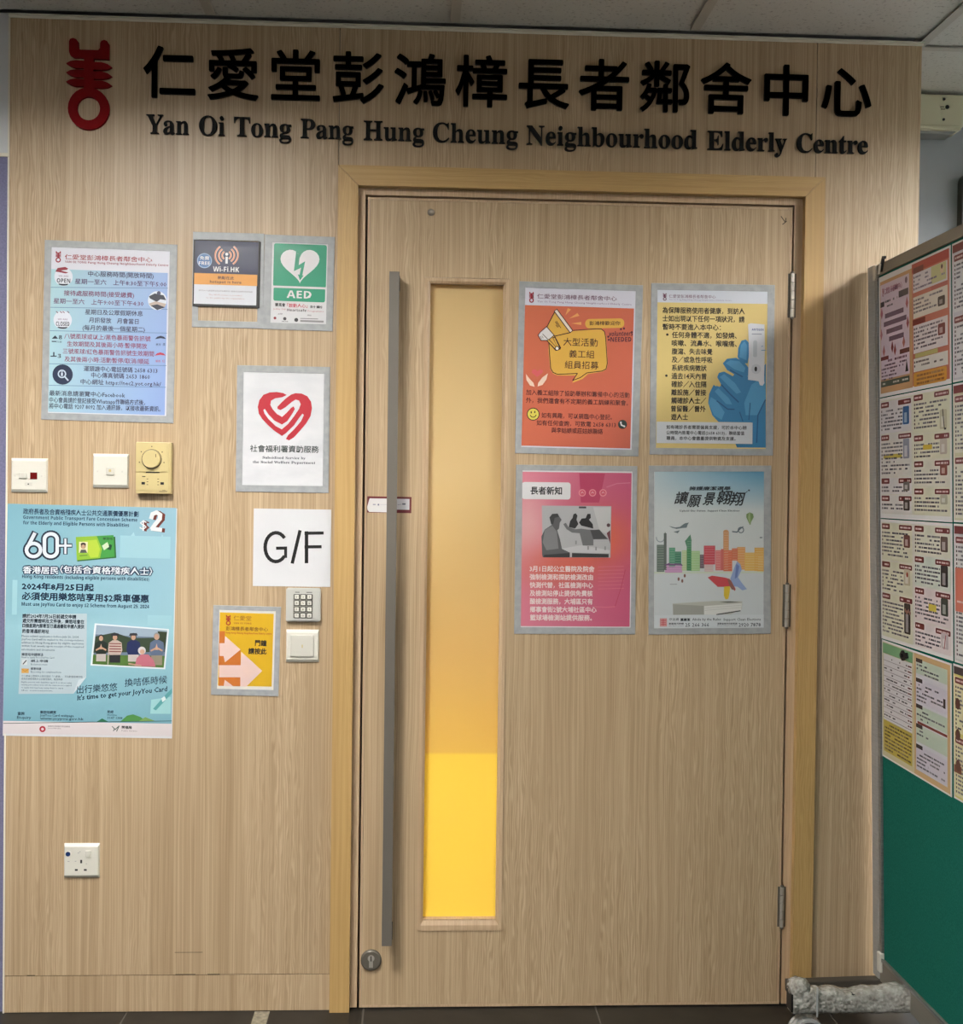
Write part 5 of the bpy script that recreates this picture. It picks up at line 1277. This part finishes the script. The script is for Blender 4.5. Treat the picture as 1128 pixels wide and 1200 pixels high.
def d21(A):
    A.rect(2, 1.6, 98.4, 67.2, (226, 226, 210), 1)
    block(A, 2, 48, 2.4, 21, (206, 202, 210), MR, (7, 17, (40, 104, 168))); A.rect(35, 7, 45.5, 17.5, (210, 220, 232), 4, r=1)
    block(A, 2, 48, 21.4, 46, (210, 206, 200), MR, (25, 36, (150, 156, 178))); A.rect(6, 33, 34, 35.4, (206, 190, 84), 3)
    block(A, 2, 48, 46.4, 56, (212, 208, 212), MR, (49, 54, (120, 116, 116))); block(A, 2, 48, 56.4, 67, (214, 212, 210), MR, (58, 65, (70, 60, 60)))
    block(A, 51, 98, 1.6, 23, YB2, MR, (12, 22, (200, 196, 170))); A.line([(90, 12), (92, 22), (94, 22)], 1, (40, 36, 40), 7)
    block(A, 51, 98, 23.6, 37, YB2, MR, (27, 35, (200, 190, 180))); A.rect(64, 29.4, 76, 32, (222, 192, 70), 5)
    block(A, 51, 98, 37.6, 52, (212, 210, 190), MR, (40, 46, (130, 70, 64))); block(A, 51, 98, 52.4, 67, YB2, MR, (56, 61, (190, 190, 170)))
def d31(A):
    A.rect(2, 1.6, 98.4, 67.6, (226, 224, 218), 1)
    block(A, 2, 48, 2, 23.4, YB2, MR, (8, 15, (120, 70, 70))); block(A, 2, 48, 24, 42, YB2, MR, (27, 36, (206, 196, 170))); A.circ(41, 30, 1.4, (190, 70, 60), 7)
    block(A, 2, 48, 42.4, 68, YB2, MR, (46, 63, (52, 46, 50)))
    for k in range(4): A.circ(38 + k * 2.2, 50 + (k % 2), 1.2, (150, 110, 100), 7)
    block(A, 51, 98, 2, 18, (214, 216, 190), MR, (7, 15, (110, 90, 86))); block(A, 51, 98, 18.6, 35, MI, MR, (22, 33, (40, 36, 42))); 
    block(A, 51, 98, 35.6, 54, (220, 200, 206), MR, (39, 48, (56, 66, 60))); A.rect(70, 43.4, 80, 47, (226, 206, 80), 5); block(A, 51, 98, 54.6, 68, (222, 206, 212), MR, (57, 65, (200, 190, 196))); A.line([(92, 58), (90, 65)], .8, (190, 70, 90), 7)
def d41(A):
    A.rect(1, 1, 50, 69, (214, 206, 170), 1); A.rect(50, 1, 98.5, 69, (214, 178, 130), 1)
    A.rect(2, 1.4, 48, 7.5, (120, 176, 130), 3); A.rect(3, 7.8, 47, 47, (224, 222, 228), 2)
    for k in range(12): dash(A, 4, 40, 10 + k * 3.1, .9, (80, 76, 84), 4, .45); A.line([(3, 11.6 + k * 3.1), (46, 11.6 + k * 3.1)], .25, (120, 116, 120), 4); dash(A, 41, 47, 10 + k * 3.1, .9, (120, 60, 60), 5)
    A.rect(3, 47.4, 47, 66, (206, 186, 84), 3)
    for k in range(8): dash(A, 5, 46, 49.4 + k * 2.1, 1.0, (100, 82, 40), 5, .9)
    A.rect(52.5, 4, 95, 66, (214, 214, 226), 2); A.rect(54, 4.5, 95, 12, MI, 3)
    for b0, b1, c in ((4, 12, MI), (15, 28, PB), (29.5, 38, MI), (40.5, 50, MI), (52, 65, PB)):
        A.rect(53, b0, 95, b1, c, 3); A.rect(53, b0 - .6, 62, b0 + 1.6, (60, 52, 60), 5); b = b0 + 3
        while b < b1 - .5: dash(A, 54, random.choice((70, 84, 92)), b, .95, (84, 84, 96), 5, .75); b += 2.1
    A.rect(55, 38.4, 95, 39.8, (140, 60, 60), 5); A.rect(90, 20, 93, 25, (60, 50, 56), 6)
def dcol(k):
    def f(A):
        bgs = ((208, 206, 220), (212, 212, 180), (206, 210, 214), (216, 208, 120))
        A.rect(1, 1, 99, 69, bgs[k], 1)
        A.rect(1, 1, 30, 5, (60, 50, 60) if k == 3 else MR, 3)
        for q in range(4): block(A, 2 + (q % 2) * 49, 48 + (q % 2) * 50, 6 + (q // 2) * 31, 35 + (q // 2) * 33, lerp(bgs[k], (222, 222, 222), .3), MR, (14 + (q // 2) * 31, 26 + (q // 2) * 31, (120, 96, 90)))
        if k == 2: A.rect(2, 22, 12, 44, (214, 120, 100), 5)
        if k == 3:
            for q in range(3): A.circ(6, 20 + q * 16, 3, (90, 50, 44), 7, rb=3)
            A.rect(1, 52, 10, 56, (120, 70, 50), 6)
    return f
P4 = .2975
sheet(-.098, 1.852, .4130, .2950, 'pink and orange double newsletter sheet, topmost left on the green board', d11)
sheet(-.098, 1.852 - P4, .4130, .2950, 'cream newsletter sheet with a blue bag picture, second from top at left', d21)
sheet(-.098, 1.852 - 2 * P4, .4130, .2960, 'cream and pink newsletter sheet, third from top in the left column', d31)
sheet(-.100, 1.852 - 3 * P4 - .003, .4020, .2900, 'green and yellow schedule sheet with a tan border, bottom left on the board', d41, rot=.6)
sheet(-.519, 1.852, .4130, .2940, 'white newsletter sheet at the right edge, topmost of its column', dcol(0))
sheet(-.519, 1.852 - P4, .4130, .2940, 'cream newsletter sheet at the right edge, second from top', dcol(1))
sheet(-.519, 1.852 - 2 * P4, .4130, .2960, 'pale newsletter sheet with an orange panel at the right edge, third from top', dcol(2))
sheet(-.512, 1.852 - 3 * P4 - .003, .4020, .2900, 'yellow newsletter sheet at the right edge, bottom of its column', dcol(3))
pn = board_root('paper_clip', -.252, 1.852 - 3 * P4 - .020, .0035, label='small black clip over the green headed schedule sheet', cat='clip')
bm = bmesh.new(); prism(bm, [(-.018, .002), (-.008, .010), (.002, .004), (.016, .008), (.020, -.004), (.006, -.008), (-.006, -.014), (-.016, -.008)], -.006, 0); mesh_obj('jaw', bm, 'dark', pn)
bm = bmesh.new(); cyl(bm, (0, -.006, 0), (0, -.012, 0), .005, 12); mesh_obj('knob', bm, 'dark', pn)

# ------------------------------------------------------------------ bubble-wrapped foot of a second stand
FYY = -.25
r = empty('wrapped_foot', (0, 0, 0)); r.parent = nb
r.matrix_parent_inverse = nb.matrix_world.inverted(); r.location = (2.145, FYY, 0); r['label'] = 'bubble-wrapped steel foot bar on clear castors'
bm = bmesh.new(); box(bm, -.245, .245, -.02, .02, .100, .142, bev=.002); mesh_obj('steel_bar', bm, 'dark', r)
bm = bmesh.new()
nx, nr = 60, 20
rings = []
for i in range(nx + 1):
    x = -.242 + .48 * i / nx
    bump = .004 + .006 * math.sin(x * 27 + 1.2) + .003 * math.sin(x * 83 + 1) + random.uniform(-.002, .002)
    end = 1.0
    ring = []
    for j in range(nr):
        a = 2 * PI * j / nr
        ca, sa = math.cos(a), math.sin(a)
        p_ = 5.0
        rr = (abs(ca) ** p_ + abs(sa) ** p_) ** (-1 / p_)
        yy = rr * ca * .026; zz = rr * sa * .026
        top = max(0, sa)
        hgt = .121 + zz + top * (bump + (.016 if i < 4 else 0)) + random.uniform(-.0009, .0009)
        ring.append(bm.verts.new((x, yy + random.uniform(-.0009, .0009), hgt)))
    rings.append(ring)
for i in range(nx):
    for j in range(nr): bm.faces.new((rings[i][j], rings[i][(j + 1) % nr], rings[i + 1][(j + 1) % nr], rings[i + 1][j]))
mesh_obj('bubble_wrap', bm, 'wrap', r, smooth=True)
bm = bmesh.new()
bmesh.ops.create_icosphere(bm, subdivisions=3, radius=1.0)
for v in bm.verts:
    n_ = v.co.copy(); k = 1 + .16 * math.sin(n_.x * 9 + n_.z * 7) * math.cos(n_.y * 8 + n_.x * 5) + random.uniform(-.05, .05)
    v.co = Vector((n_.x * .026 * k - .222, n_.y * .027 * k, max(n_.z * .022 * k, -.05) + .152))
mesh_obj('wrap_bunch', bm, 'wrap', r, smooth=True)
bm = bmesh.new(); prism(bm, [(-.188, .092), (-.184, .092), (-.184, .162), (-.188, .162)], -.0295, -.0275); mesh_obj('tape_strip', bm, 'caster', r)
for x in (-.200, .200):
    c_ = empty('castor', (x, 0, 0)); c_.parent = r
    bm = bmesh.new(); cyl(bm, (0, 0, .086), (0, 0, .098), .012, 16); mesh_obj('stem', bm, 'steel', c_)
    bm = bmesh.new()
    # hood: half ring over the twin wheel
    m_ = 14
    for s0 in (-.022, -.006, .010):
        pts = [(.040 * math.cos(t), .043 + .040 * math.sin(t)) for t in [math.radians(-20 + 190 * q / m_) for q in range(m_ + 1)]] + [(.034 * math.cos(t), .043 + .034 * math.sin(t)) for t in [math.radians(170 - 190 * q / m_) for q in range(m_ + 1)]]
        prism(bm, pts, s0, s0 + .012)
    mesh_obj('hood', bm, 'caster', c_)
    for s0 in (-.0215, .0055):
        bm = bmesh.new(); cyl(bm, (0, s0, .034), (0, s0 + .015, .034), .034, 28); cyl(bm, (0, s0 - .001, .034), (0, s0, .034), .02, 20); mesh_obj('wheel', bm, 'wheel_grey', c_)
